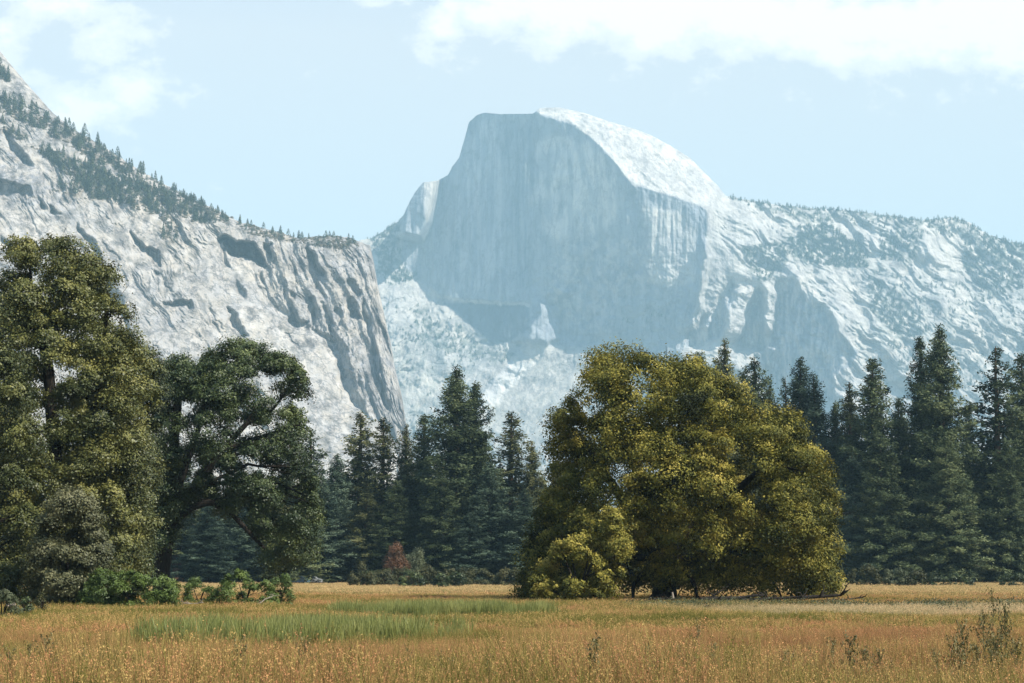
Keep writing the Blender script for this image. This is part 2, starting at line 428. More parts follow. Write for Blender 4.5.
# ledge shadow bands in the apron
for p in ([(372, 232), (398, 226), (402, 260), (418, 274), (406, 282), (388, 284), (374, 270)], [(433, 292), (457, 313), (492, 344), (470, 345), (452, 318), (428, 330), (424, 309)],
          [(520, 352), (545, 346), (570, 338), (566, 345), (545, 355), (520, 358)], [(415, 325), (440, 330), (438, 352), (420, 350)]):
    M.fill(gx, p, -.12, 2); M.fill(gz, p, .3, 2)
# the tilted slab below the tree line of the apron
slab = [(537, 362), (560, 348), (590, 337), (602, 345), (660, 420), (560, 460), (470, 460), (494, 407), (515, 384)]
M.fill(gx, slab, .14, 1); M.fill(gz, slab, .5, 1)
M.fill(gx, [(596, 340), (603, 345), (612, 372), (600, 372)], -.3, 1)
H = poisson(gx*k1*M.step, gz*k1*M.step)
for p in sh: H += 22*blur(inpoly(M.wx, M.wy, p).astype(float), 2)
sp_ = [(400, 236), (404, 190), (414, 178), (438, 176), (436, 196), (430, 222), (420, 240)]
H -= 170*blur(inpoly(X, Y, sp_).astype(float), 3)
for p in lit[:7]: H -= 34*blur(inpoly(M.wx, M.wy, p).astype(float), 2)
infront = inpoly(X, Y, face)
fm = blur(inpoly(M.X, M.Y, face).astype(float), 2)
dm = blur(inpoly(M.X, M.Y, dome).astype(float), 2)
rough = np.clip(1-fm*.78-dm*.85, .08, 1)
# right wall: diagonal exfoliation ribs;  apron: broken slabs;  face: vertical flutes
ca, sa = math.cos(R(38)), math.sin(R(38))
A_, B_ = X*ca+Y*sa, -X*sa+Y*ca
rw = np.clip((X-700)/60, 0, 1)
md = np.clip(.45+1.3*fbm(X/45, Y/38, 3, 160), .06, 1.2)
wob = 9*fbm(X/38, Y/38, 3, 161)
shm = sum(blur(inpoly(M.wx, M.wy, p).astype(float), 3) for p in sh)
H += shm*(22*steps(fbm(X/16, Y/46, 4, 61), 4, .2)+9*ridged(X/14, Y/30, 4, 62))
H += rough*rw*(.35+md)*(1-.5*shm)*(14*ridged(A_/60+.4*pn(X/40, Y/40, 4), (B_+wob)/13, 5, 3)+16*fbm(A_/46, (B_+wob)/26, 4, 5)+26*steps(fbm(A_/60, (B_+wob)/20, 4, 6), 4.5)+5.5*fbm(X/6, Y/6, 3, 9))
ca, sa = math.cos(R(-42)), math.sin(R(-42))
A2, B2 = X*ca+Y*sa, -X*sa+Y*ca
ap = (1-rw)*np.clip((Y-232)/40, 0, 1)
sl = blur(inpoly(M.wx, M.wy, slab).astype(float), 2)
H += rough*ap*(.4+md)*(1-.6*sl)*(7*ridged((X+wob)/30+.5*pn(X/30, Y/30, 8), (Y+wob)/22, 5, 13)+9*fbm(A2/50, (B2+wob)/24, 3, 15)+26*steps(fbm(A2/60+.2, (B2+wob)/26, 4, 16), 4, .2)+3*fbm(X/5, Y/4.5, 3, 19))
H += sl*4*ridged(A2/60, B2/7, 3, 33)
H += fm*(9*steps(fbm(X/34, Y/90, 4, 24), 4, .25)+4.5*fbm(X/5, Y/70, 4, 23)+3.5*ridged(X/22, Y/40, 4, 29)+np.clip((Y-225)/60, 0, 1)*np.clip((X-520)/40, 0, 1)*9*ridged(X/30, Y/26, 5, 31))
H += dm*(3.5*ridged(A_/40, B_/9, 4, 43)+2*fbm(X/7, Y/7, 3, 44))
H -= H[int(200/.75), int(260/.75)]
depth = M.Yb+H-np.clip((X-700), 0, 400)*.3
# crest rounding
dtop = np.clip(Y-M.top[None, :], 0, 12)
depth += 26*(1-dtop/12)**2*(1-fm)
# rock colours: stains, scars and scrub, with some sun and shade painted in
c0 = np.array([.47, .445, .41])
C = np.ones(X.shape+(3,))*c0
def paint(poly, c, soft=1, amt=1.0, breakup=0, seed=70, sx=6, sy=6):
    m = blur(inpoly(M.wx, M.wy, poly).astype(float), soft)*amt
    if breakup: m = m*np.clip(.5+2.2*breakup*fbm(M.X/sx, M.Y/sy, 4, seed), 0, 1)
    m = m[..., None]
    C[:] = C*(1-m)+np.array(c)*m
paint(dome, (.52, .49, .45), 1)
M.warp(2.5, 12, 1.2, 4, 6)
paint(face, (.28, .30, .33), 1)  # sheer face toned blue grey, part of its shade put into the colour
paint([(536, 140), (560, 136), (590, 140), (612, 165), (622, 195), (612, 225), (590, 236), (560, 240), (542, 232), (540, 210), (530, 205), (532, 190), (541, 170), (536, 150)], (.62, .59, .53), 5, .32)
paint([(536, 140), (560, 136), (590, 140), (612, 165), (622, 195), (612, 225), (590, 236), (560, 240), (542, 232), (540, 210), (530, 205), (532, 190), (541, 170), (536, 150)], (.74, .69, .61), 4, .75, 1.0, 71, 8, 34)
paint([(526, 162), (531, 162), (530, 184), (525, 186)], (.7, .66, .58), 1, .9)
paint([(640, 206), (682, 212), (697, 232), (696, 282), (682, 286), (650, 284), (645, 240)], (.62, .58, .51), 2, .45)
paint([(655, 210), (682, 212), (697, 232), (696, 282), (682, 286), (655, 284)], (.62, .58, .51), 2, .6, .5, 72, 6, 24)
paint([(480, 120), (500, 120), (510, 300), (445, 290), (440, 230), (462, 160)], (.46, .46, .46), 5, .8, 1.2, 73, 4, 60)
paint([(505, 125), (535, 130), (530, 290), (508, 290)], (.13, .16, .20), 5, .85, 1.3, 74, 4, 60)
paint(face, (.44, .43, .40), 3, .15, 1.2, 75, 3.5, 45)
paint([(560, 236), (640, 240), (690, 290), (690, 340), (560, 330), (545, 290)], (.55, .52, .47), 6, .6, 1.5, 76, 7, 9)
for p_ in sh: paint(p_, (.24, .26, .29), 1); paint(p_, (.60, .57, .52), 2, .75, 1.3, 77, 5, 22)  # gullies: shade painted as a blue grey base, pale rock streaks over it
paint([(440, 302), (530, 306), (528, 330), (503, 344), (492, 344), (457, 313)], (.10, .12, .15), 1)  # bay under the roof line: its shade painted nearly black
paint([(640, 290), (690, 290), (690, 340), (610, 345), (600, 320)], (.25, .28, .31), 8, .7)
paint([(423, 178), (440, 178), (436, 200), (429, 222), (423, 216)], (.5, .47, .43), 1, .9)  # sunlit side of the spire, painted paler
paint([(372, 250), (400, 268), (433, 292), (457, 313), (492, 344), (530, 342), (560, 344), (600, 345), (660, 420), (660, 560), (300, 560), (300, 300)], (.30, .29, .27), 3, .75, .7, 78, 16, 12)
paint([(372, 280), (400, 268), (415, 278), (433, 292), (424, 309), (412, 320), (390, 318), (374, 310)], (.46, .44, .41), 2, .8)  # sunlit slab of the apron, painted paler
paint([(452, 318), (462, 330), (476, 352), (468, 366), (455, 372), (440, 352), (452, 340)], (.46, .44, .41), 2, .8)  # lit ridge of the apron, its brightness put into the colour
paint([(508, 363), (537, 362), (515, 384), (494, 407), (478, 425), (470, 420), (482, 393)], (.58, .56, .53), 1, .9)  # brightest lit slab, sunlight painted in as paler rock
paint([(400, 220), (415, 190), (424, 190), (425, 230), (410, 262), (402, 250)], (.3, .32, .35), 2, .8)  # shaded flank of the spire, painted darker
paint([(443, 295), (470, 300), (530, 303), (530, 306), (470, 303), (442, 298)], (.5, .48, .45), 0, .8)
scrub = (.085, .10, .08)
M.warp(9, 20, 3, 5, 7)
SCRUB1 = [[(782, 251), (797, 227), (827, 224), (868, 250), (868, 268), (840, 268), (809, 263)],
          [(726, 196), (1100, 210), (1100, 262), (1000, 248), (940, 232), (880, 226), (820, 222), (760, 210)],
          [(965, 240), (1024, 240), (1100, 270), (1100, 296), (1024, 294), (982, 293), (966, 270)],
          [(372, 230), (400, 222), (402, 262), (418, 275), (404, 284), (388, 286), (376, 272)],
          [(428, 325), (452, 316), (480, 350), (500, 347), (520, 352), (500, 364), (470, 360), (440, 352)],
          [(415, 305), (430, 310), (440, 350), (415, 345)],
          [(880, 230), (925, 232), (912, 262), (880, 262)],
          [(868, 270), (905, 300), (930, 330), (900, 340), (868, 310)],
          [(740, 250), (782, 240), (790, 268), (760, 285)]]
for i, p in enumerate(SCRUB1): paint(p, scrub, 2, .75 if i not in (0, 2, 3) else .92, 1.4, 80+i, 7, 5)
paint([(300, 340), (480, 340), (470, 460), (300, 460)], (.26, .28, .25), 6, .35, 1.2, 95, 8, 8)
paint([(860, 262), (1100, 300), (1100, 560), (860, 400)], (.24, .25, .24), 8, .6, 1.6, 96, 14, 6)
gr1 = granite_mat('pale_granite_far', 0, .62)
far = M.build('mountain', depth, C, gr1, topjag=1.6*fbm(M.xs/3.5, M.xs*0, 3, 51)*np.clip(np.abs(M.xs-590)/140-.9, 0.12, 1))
far['label'] = 'split granite dome mountain with a sheer shaded face'
MF = M; MF_scrub = SCRUB1; MF_face = face

# ---- the nearer cliff on the left
TOP0 = [(-220, -160), (-120, -60), (0, 51), (12, 66), (28, 85), (52, 112), (70, 127), (103, 146), (131, 165), (164, 184), (195, 200), (218, 210), (240, 222), (270, 230), (298, 238), (312, 237), (335, 236), (350, 238), (362, 243),
        (370, 245), (373, 258), (378, 286), (385, 318), (390, 339), (395, 367), (402, 397), (406, 421), (416, 470), (424, 505), (436, 560)]
M = Relief(-220, 436, -170, 566, .75, 2500, TOP0)
X, Y = M.X, M.Y
k0 = M.Yb/F
M.warp(6, 18, 2.0, 5, 101)
gx = np.full(X.shape, .38); gz = np.full(X.shape, .85)
# right edge turns away, upper bench leans back
ribbed = [(262, 236), (372, 240), (440, 560), (410, 560), (390, 432), (371, 409), (350, 374), (334, 343), (326, 336), (294, 322), (262, 300), (255, 262)]
M.fill(gx, ribbed, .12, 2); M.fill(gz, ribbed, .38, 2)
M.fill(gx, [(360, 240), (375, 240), (425, 500), (410, 500), (385, 400), (368, 320), (362, 270)], .65, 3)
M.fill(gz, [(-220, -220), (-120, -90), (52, 100), (220, 205), (300, 236), (210, 232), (110, 195), (60, 150), (0, 110), (-120, 60)], 1.1, 2)
sh0 = [([(219, 241), (230, 237), (247, 240), (259, 250), (267, 266), (254, 262), (230, 250)], -1.0),
       ([(266, 245), (274, 248), (273, 258), (268, 252)], -.9), ([(305, 249), (314, 255), (321, 264), (326, 276), (317, 270), (309, 260)], -1.0),
       ([(350, 278), (358, 281), (363, 296), (358, 299), (351, 293)], -.9), ([(347, 296), (356, 304), (360, 318), (352, 316)], -.8),
       ([(338, 303), (344, 312), (342, 320), (336, 312)], -.7), ([(313, 297), (317, 296), (313, 330), (310, 330)], -.8),
       ([(289, 290), (297, 296), (294, 301), (289, 298)], -.9), ([(328, 316), (338, 330), (346, 348), (352, 372), (342, 362), (332, 342)], -.6),
       ([(322, 300), (330, 314), (334, 330), (326, 322)], -.6), ([(293, 314), (305, 322), (299, 326), (291, 320)], -.6),
       ([(340, 360), (352, 376), (362, 400), (372, 420), (360, 412), (346, 388)], -.7), ([(372, 330), (378, 350), (384, 372), (378, 372), (372, 352)], -.7),
       ([(362, 300), (368, 316), (371, 336), (364, 326)], -.7), ([(380, 380), (388, 396), (392, 414), (384, 404)], -.7),
       ([(228, 306), (236, 316), (248, 334), (244, 336), (232, 322)], -.8), ([(257, 270), (264, 280), (262, 285), (257, 276)], -.6),
       ([(220, 246), (226, 256), (230, 268), (223, 262)], -.6), ([(234, 276), (246, 292), (248, 300), (238, 290)], -.5),
       ([(160, 302), (176, 304), (190, 299), (196, 308), (188, 308), (176, 309), (163, 306)], -1.0), ([(0, 180), (28, 188), (32, 195), (0, 194)], -.9),
       ([(5, 130), (22, 148), (34, 168), (24, 164), (8, 142)], -.9), ([(38, 200), (42, 204), (46, 210), (40, 208)], -1.), ([(50, 204), (58, 212), (64, 217), (54, 214)], -1.),
       ([(74, 222), (84, 232), (96, 246), (103, 262), (98, 260), (86, 242)], -.9), ([(126, 232), (140, 240), (154, 252), (163, 266), (150, 256), (134, 242)], -.9),
       ([(0, 232), (12, 240), (18, 250), (4, 242)], -.9), ([(152, 268), (164, 270), (160, 274), (152, 271)], -.8),
       ([(312, 262), (320, 290), (316, 292), (308, 270)], -.5), ([(100, 268), (124, 300), (132, 330), (118, 312), (104, 286)], -.5)]
for p, g in sh0: M.fill(gx, p, g*1.5, 0); M.fill(gz, p, -.3, 0)
H = poisson(gx*k0, gz*k0)
for p, g in sh0: H += -g*(40 if p[0] == (219, 241) else 16)*blur(inpoly(M.wx, M.wy, p).astype(float), 1)
for pts, wdt, dep in ([[(202, 289), (211, 308), (221, 340)], 1.6, 9], [[(240, 250), (262, 298), (294, 322), (326, 337), (350, 375), (371, 409), (392, 440)], 3, 12],
                      [[(60, 180), (110, 250), (150, 330), (175, 400)], 1.6, 6], [[(20, 200), (70, 300), (100, 400)], 1.6, 6], [[(170, 235), (200, 285), (225, 330), (262, 420)], 1.4, 6],
                      [[(100, 205), (150, 262), (185, 310), (230, 400)], 1.5, 6], [[(262, 300), (280, 330), (300, 350), (330, 400)], 1.3, 5]):
    d = segdist(M.wx+5*pn(X/40, Y/40, 171), M.wy, pts); H += dep*np.clip(.35+1.6*pn(X/26, Y/26, 172), 0, 1)*np.exp(-(d/wdt)**2)
def along(deg):
    c, s = math.cos(R(deg)), math.sin(R(deg)); return X*c+Y*s, -X*s+Y*c
rb = blur(inpoly(M.wx, M.wy, ribbed).astype(float), 5)
a1, b1 = along(57)
sm = blur(inpoly(M.wx, M.wy, [(225, 240), (262, 290), (330, 345), (400, 450), (420, 540), (330, 540), (290, 400), (240, 330), (222, 270)]).astype(float), 4)
md = np.clip(.4+1.5*fbm(X/50, Y/44, 3, 165), .05, 1.3)
wob = 10*fbm(X/44, Y/44, 3, 166)
H += (1-rb)*(1-.75*sm)*(.15+md)*(2.0*ridged(a1/70+.5*pn(X/30, Y/30, 110), (b1+wob)/14, 5, 111)+13*steps(fbm(a1/90, (b1+wob)/17, 5, 113), 5, .22)+6*steps(fbm(a1/40, (b1+wob)/9, 4, 114), 4, .3)+.9*fbm(X/4, Y/4, 3, 115))
a2, b2 = along(70)
H += rb*(4.5*(.4+.6*md)*ridged(a2/60+.5*pn(X/26, Y/26, 120), (b2+.6*wob)/11, 5, 121)+14*steps(fbm(a2/70, (b2+.6*wob)/13, 5, 123), 5, .25)+1.3*fbm(X/4, Y/5, 3, 125))
H -= H[int(470/.75), int(520/.75)]
depth = M.Yb+H
depth += 14*(1-np.clip(Y-M.top[None, :], 0, 8)/8)**2
C = np.ones(X.shape+(3,))*np.array([.40, .378, .35])
paint([(225, 240), (262, 290), (330, 345), (400, 450), (420, 540), (330, 540), (290, 400), (240, 330), (222, 270)], (.45, .43, .40), 4, .9)
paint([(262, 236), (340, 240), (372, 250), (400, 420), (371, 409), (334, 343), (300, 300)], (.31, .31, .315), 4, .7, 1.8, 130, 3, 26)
paint([(219, 241), (230, 237), (247, 240), (259, 250), (267, 266), (254, 262), (230, 250)], (.13, .16, .19), 1, .95)  # arched hollow: its shadow painted in as dark rock
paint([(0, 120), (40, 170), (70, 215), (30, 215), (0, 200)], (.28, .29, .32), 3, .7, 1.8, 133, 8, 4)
for i_, (sx_, sy_) in enumerate(((26, 7), (7, 24), (12, 12))):
    paint([(-220, -200), (60, 60), (260, 200), (436, 240), (436, 566), (-220, 566)], ((.27, .235, .19), (.25, .255, .27), (.30, .27, .225))[i_], 1, .34, 1.2, 180+i_, sx_, sy_)
M.warp(7, 16, 3, 5, 107)
BANDS = [[(-120, 40), (0, 95), (40, 112), (70, 128), (103, 148), (131, 168), (150, 182), (120, 172), (90, 160), (60, 140), (30, 126), (0, 112), (-120, 70)],
         [(30, 145), (58, 152), (90, 166), (120, 176), (150, 186), (190, 198), (222, 214), (232, 222), (200, 224), (175, 214), (150, 214), (110, 200), (92, 200), (70, 178), (48, 160)],
         [(0, 62), (10, 80), (8, 82), (0, 82)],
         [(222, 214), (270, 228), (298, 236), (312, 233), (352, 234), (362, 246), (345, 250), (320, 246), (300, 243), (250, 234)],
         [(160, 214), (176, 216), (178, 240), (168, 246), (158, 232)], [(52, 190), (80, 176), (100, 196), (84, 200)], [(0, 118), (12, 126), (30, 140), (20, 142), (0, 130)]]
for i, p in enumerate(BANDS): paint(p, (.20, .17, .13), 2, .75, 1.8, 140+i, 6, 5)
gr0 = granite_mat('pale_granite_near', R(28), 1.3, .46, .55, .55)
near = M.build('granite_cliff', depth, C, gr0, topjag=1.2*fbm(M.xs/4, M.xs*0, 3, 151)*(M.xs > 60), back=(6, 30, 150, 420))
near['label'] = 'bright granite cliff falling from upper left with tree covered ledges'
MN = M

# ground: one sheet to the horizon
m, nt, out = new_mat('dry_earth')
tc = N_(nt, 'ShaderNodeTexCoord'); n = noise_(nt, tc.outputs['Object'], .12, 5); n2 = noise_(nt, tc.outputs['Object'], .9, 4)
c = ramp_(nt, n, [(.35, (.13, .105, .04)), (.5, (.21, .15, .06)), (.7, (.26, .17, .085))])
c = mix_(nt, 1.0, c, ramp_(nt, n2, [(.3, (.6, .6, .6)), (.7, (1.1, 1.1, 1.1))]), 'MULTIPLY')
b = N_(nt, 'ShaderNodeBsdfPrincipled'); nt.links.new(c, b.inputs['Base Color']); b.inputs['Roughness'].default_value = 1; b.inputs['Specular IOR Level'].default_value = 0
nt.links.new(b.outputs[0], out.inputs[0])
gy = np.concatenate([np.linspace(-3000, 0, 7), np.linspace(10, 460, 91), [600, 900, 1500, 2500, 4000, 6500, 9400]])
gxs = np.concatenate([[-8000, -4000, -2000, -900, -400], np.linspace(-200, 200, 81), [400, 900, 2000, 4000, 8000]])
GX, GY = np.meshgrid(gxs, gy)
near_m = np.exp(-((GX/260)**2+((GY-180)/300)**2))
GZ = .16*fbm(GX/14, GY/14, 3, 200)*near_m
def ground_z(x, y):
    return .16*fbm(np.asarray(x)/14., np.asarray(y)/14., 3, 200)*np.exp(-((np.asarray(x)/260.)**2+((np.asarray(y)-180.)/300)**2))
idx = np.arange(GX.size).reshape(GX.shape)
Fq = np.stack([idx[:-1, :-1], idx[:-1, 1:], idx[1:, 1:], idx[1:, :-1]], -1).reshape(-1, 4)
g = add('ground', raw_mesh('ground', np.stack([GX, GY, GZ], -1).reshape(-1, 3), Fq, m, True)); g['kind'] = 'structure'
# ------------------------------------------------------------ conifers
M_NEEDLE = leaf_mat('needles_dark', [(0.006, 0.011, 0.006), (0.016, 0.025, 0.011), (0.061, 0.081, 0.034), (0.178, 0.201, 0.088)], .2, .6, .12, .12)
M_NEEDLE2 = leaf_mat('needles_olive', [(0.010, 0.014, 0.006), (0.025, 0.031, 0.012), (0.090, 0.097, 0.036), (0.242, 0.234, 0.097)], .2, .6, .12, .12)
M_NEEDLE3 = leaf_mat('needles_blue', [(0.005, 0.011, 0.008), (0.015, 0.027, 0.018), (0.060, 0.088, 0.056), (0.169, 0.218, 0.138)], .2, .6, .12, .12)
M_CBARK = bark_mat('conifer_bark', (.045, .03, .02), (.13, .085, .055))

def conifer_meshes(seed, H=40., W=9., low=.04, dens=1.0, droop=.35, gap=.0, mat=None, power=.8, leaf=.27, topthin=0.):
    rs = np.random.RandomState(seed)
    tr = Q()
    zz = np.linspace(-.5, H*.99, 14); wob = np.cumsum(rs.normal(0, .05, (14, 2)), 0)
    wob -= wob[0]
    r0 = H*.0115+.12
    pts = np.column_stack([wob, zz])
    rad = r0*(1-np.clip(zz/H, 0, 1))**.8+.03; rad[0] *= 1.5
    tr.tube(pts, rad, 8)
    cr = Q()
    nwh = int(H*1.15*dens)
    zs = low*H+(H*.985-low*H)*(np.arange(nwh)+rs.rand(nwh)*.7)/nwh
    lop = rs.rand(6)*6.28
    for z in zs:
        t = (z-low*H)/(H-low*H)
        env = W/2*((1-t)**power)*(1-.35*np.exp(-((t-0)/.08)**2))
        if t > .85: env = max(env, .25)
        cx = np.interp(z, zz, wob[:, 0]); cy = np.interp(z, zz, wob[:, 1])
        nb = rs.randint(4, 7)
        a0 = rs.rand()*6.28
        z0 = z
        for k in range(nb):
            if rs.rand() < gap+topthin*t*.5: continue
            a = a0+k*6.28/nb+rs.normal(0, .35)
            z = min(H*.98, max(low*H, z0+rs.normal(0, .75)*(1-.6*t)))
            L = env*(.55+.6*rs.rand()+.5*float(pn(a*1.4, z/3.2, seed)))*(1+.18*math.sin(a*2+z*.35+lop[0])+.14*math.sin(a+z*.9+lop[1]))
            if L < .15: continue
            rise = .55*t-droop*.55*(1-t)+rs.normal(0, .16)
            # a limb with a fan of side twigs; needles sit along them
            n = max(5, int(L*14*dens*(1-.4*topthin)))
            s = rs.rand(n)**.75
            side = rs.normal(0, 1, n)*.36*(1-s*.5)*min(L, 3.2)*.6
            dx, dy = math.cos(a), math.sin(a)
            zc = z+L*s*rise-L*(s**2)*.12*(1-t)+L*.07*s**3
            zc = zc+rs.normal(0, .34, n)+.25*s*np.abs(side)
            C = np.column_stack([cx+dx*L*s-dy*side, cy+dy*L*s+dx*side, zc])
            # each spray: several small needle blades
            m = 3; bt = rs.uniform(-.1, .4)
            Cm = np.repeat(C, m, 0)+rs.normal(0, .19, (n*m, 3))
            N = rs.normal(0, .6, (n*m, 3))+np.array([dx*.7, dy*.7, .35])
            sz = leaf*(.6+.8*rs.rand(n*m))*(1.0-.35*t)
            tone = np.repeat(np.clip(bt+.7*s+rs.normal(0, .15, n), 0, 1), m)  # pale tips, dark inside: sunlit ends and inner shade painted into the tone
            cr.leaves(Cm, N, sz, tone, rs, .42)
            if L > 1.2 and rs.rand() < .6:
                sp = np.linspace(0, .85, 4)
                tr.tube(np.column_stack([cx+dx*L*sp, cy+dy*L*sp, z+L*sp*rise-L*sp**2*.12*(1-t)]), .02+.02*L*(1-sp)*.5, 3)
    return (tr.mesh('trunk', M_CBARK, True), cr.mesh('crown', mat or M_NEEDLE))

PROTO = [conifer_meshes(1, 40, 12.5, .03, 1.25, .35, .02, M_NEEDLE, .68),
         conifer_meshes(2, 40, 10.5, .05, 1.2, .30, .05, M_NEEDLE, .62),
         conifer_meshes(3, 40, 9.5, .10, 1.0, .22, .18, M_NEEDLE2, .62, .32, .35),
         conifer_meshes(4, 40, 12, .02, 1.3, .40, .0, M_NEEDLE3, .75),
         conifer_meshes(5, 40, 11, .03, 1.2, .28, .08, M_NEEDLE2, .8),
         conifer_meshes(6, 40, 10, .18, .9, .2, .25, M_NEEDLE, .6, .34, .5),
         conifer_meshes(7, 40, 13.5, .02, 1.25, .38, .04, M_NEEDLE, .72),
         conifer_meshes(8, 40, 11.5, .04, 1.2, .33, .05, M_NEEDLE3, .82)]
PROTO_W = [12.5, 10.5, 9.5, 12, 11, 10, 13.5, 11.5]
rs = np.random.RandomState(5)
_n = 0
def conifer(px, top, wpx, proto, d, label, group='conifers along the far edge of the meadow'):
    """px, top: where its tip stands; wpx: crown width; d: distance in metres"""
    global _n
    tip = P(px, top, d); h = float(tip[2]); wid = wpx*d/F
    e = empty('conifer', (float(tip[0]), d, 0), rs.rand()*6.28)
    me = PROTO[proto]
    sxy = wid/PROTO_W[proto]*1.5*(1 if wpx < 70 else .92); sz = h/40
    e.scale = (sxy, sxy, sz)
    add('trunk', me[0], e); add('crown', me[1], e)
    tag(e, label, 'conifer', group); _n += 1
    return e
CONIFERS = [
 # right side, front row
 (936, 325, 78, 0, 385, 'tallest dark conifer right of the yellow oak, with a shorter tip on its left shoulder'),
 (922, 337, 50, 1, 392, 'slim conifer tip leaning against the left side of the tallest right hand conifer'),
 (872, 359, 64, 1, 388, 'dark pointed conifer midway between the yellow oak and the tallest right conifer'),
 (993, 344, 64, 5, 390, 'tall open branched conifer just inside the right edge of the forest'),
 (1019, 353, 62, 1, 395, 'dark conifer cut by the right edge of the photo'),
 (848, 381, 64, 4, 396, 'conifer with rounded tip just right of the yellow oak crown'),
 (724, 337, 70, 4, 400, 'conifer rising over the yellow oak crown, its tip the highest of that group'),
 (757, 357, 66, 0, 404, 'olive conifer tip second in the group above the yellow oak'),
 (786, 375, 32, 5, 402, 'thin conifer spire above the right shoulder of the yellow oak'),
 (800, 356, 66, 3, 398, 'blue green conifer with double tip above the right shoulder of the yellow oak'),
 (816, 373, 66, 7, 394, 'broad blue green conifer touching the right shoulder of the yellow oak'),
 (881, 432, 66, 6, 372, 'shorter bushy conifer in front of the pointed one, right of the yellow oak'),
 (946, 436, 74, 6, 372, 'shorter full conifer in front of the tallest right hand conifer'),
 (700, 352, 40, 1, 410, 'conifer tip just showing over the top of the yellow oak'),
 (906, 418, 44, 2, 405, 'dark conifer filling the gap left of the tallest right hand conifer'),
 (968, 405, 46, 4, 402, 'mid height conifer in the gap right of the tallest right hand conifer'),
 (852, 455, 58, 3, 376, 'low blue green conifer behind the right edge of the yellow oak'),
 (1006, 440, 52, 6, 378, 'low bushy conifer in front near the right edge'),
 (830, 470, 60, 7, 384, 'blue green conifer half hidden behind the lower right of the yellow oak'),
 (742, 371, 46, 1, 412, 'olive conifer tip wedged between the first two conifers above the yellow oak'),
 (772, 386, 52, 0, 408, 'dark conifer tip between the thin spire and the olive tip above the yellow oak'),
 (834, 402, 54, 6, 400, 'dark conifer closing the gap just right of the blue green pair by the yellow oak'),
 (897, 398, 44, 1, 398, 'narrow conifer between the pointed one and the tallest right hand conifer'),
 # centre group
 (453, 366, 84, 0, 372, 'tallest conifer of the centre group with a jagged crown'),
 (474, 382, 70, 6, 377, 'broad conifer leaning on the right side of the tallest centre conifer'),
 (510, 411, 56, 2, 385, 'thin topped olive conifer left of the yellow oak'),
 (533, 440, 50, 4, 380, 'conifer closest to the left edge of the yellow oak'),
 (426, 415, 48, 1, 384, 'narrow dark conifer just left of the tallest centre conifer'),
 (407, 423, 44, 4, 388, 'narrow olive conifer third to the left of the tallest centre conifer'),
 (382, 417, 50, 2, 378, 'open olive conifer with visible trunk left of the centre group'),
 (361, 411, 56, 2, 382, 'ragged olive conifer with bare upper trunk at the left end of the centre group'),
 (337, 453, 54, 3, 374, 'blue green conifer right beside the arching oak'),
 (311, 428, 50, 5, 390, 'conifer tip behind the right edge of the arching oak'),
 (322, 478, 58, 7, 366, 'lower blue green conifer in front beside the arching oak'),
 (395, 480, 56, 6, 366, 'low bushy conifer behind the small rust coloured tree'),
 (443, 470, 52, 6, 362, 'low full conifer in front of the tallest centre conifer'),
 (490, 462, 56, 3, 364, 'low blue green conifer in the middle between tallest centre conifer and yellow oak'),
 (523, 490, 52, 7, 362, 'low conifer beside the left foot of the yellow oak'),
 (366, 482, 48, 4, 368, 'low olive conifer in the left half of the centre group'),
 (470, 512, 40, 3, 358, 'smallest blue green conifer at the feet of the centre group'),
 # behind the oaks on the left
 (208, 505, 52, 3, 360, 'small blue green conifer framed by the arch of the arching oak'),
 (240, 480, 60, 7, 372, 'blue green conifer right of centre in the arch of the arching oak'),
 (272, 470, 60, 4, 380, 'olive conifer behind the right limb of the arching oak'),
 (180, 455, 60, 5, 392, 'tall conifer behind the trunk of the arching oak'),
 (298, 505, 50, 6, 358, 'low conifer above the parked cars'),
 (140, 470, 70, 1, 384, 'dark conifer behind the gap between the two left oaks'),
]
for c in CONIFERS: conifer(*c)
# second row, seen only as dark filling between the others
xs = np.arange(-30, 1070, 24.)
for i, x in enumerate(xs):
    x += rs.uniform(-8, 8)
    if 560 < x < 690: continue
    top = 470+rs.uniform(-14, 26)
    if x > 840: top -= 25
    conifer(x, top, 56, int(rs.choice([0, 1, 3, 6, 7])), rs.uniform(405, 425), 'dark conifer in the shaded second row behind the forest edge', 'second row of dark conifers')
# the forest floor beyond: a mass nobody could count
_t0 = raw_mesh('forest_tree', np.array([[0, 0, 0.]]), np.array([[0, 0, 0, 0]])) if False else None

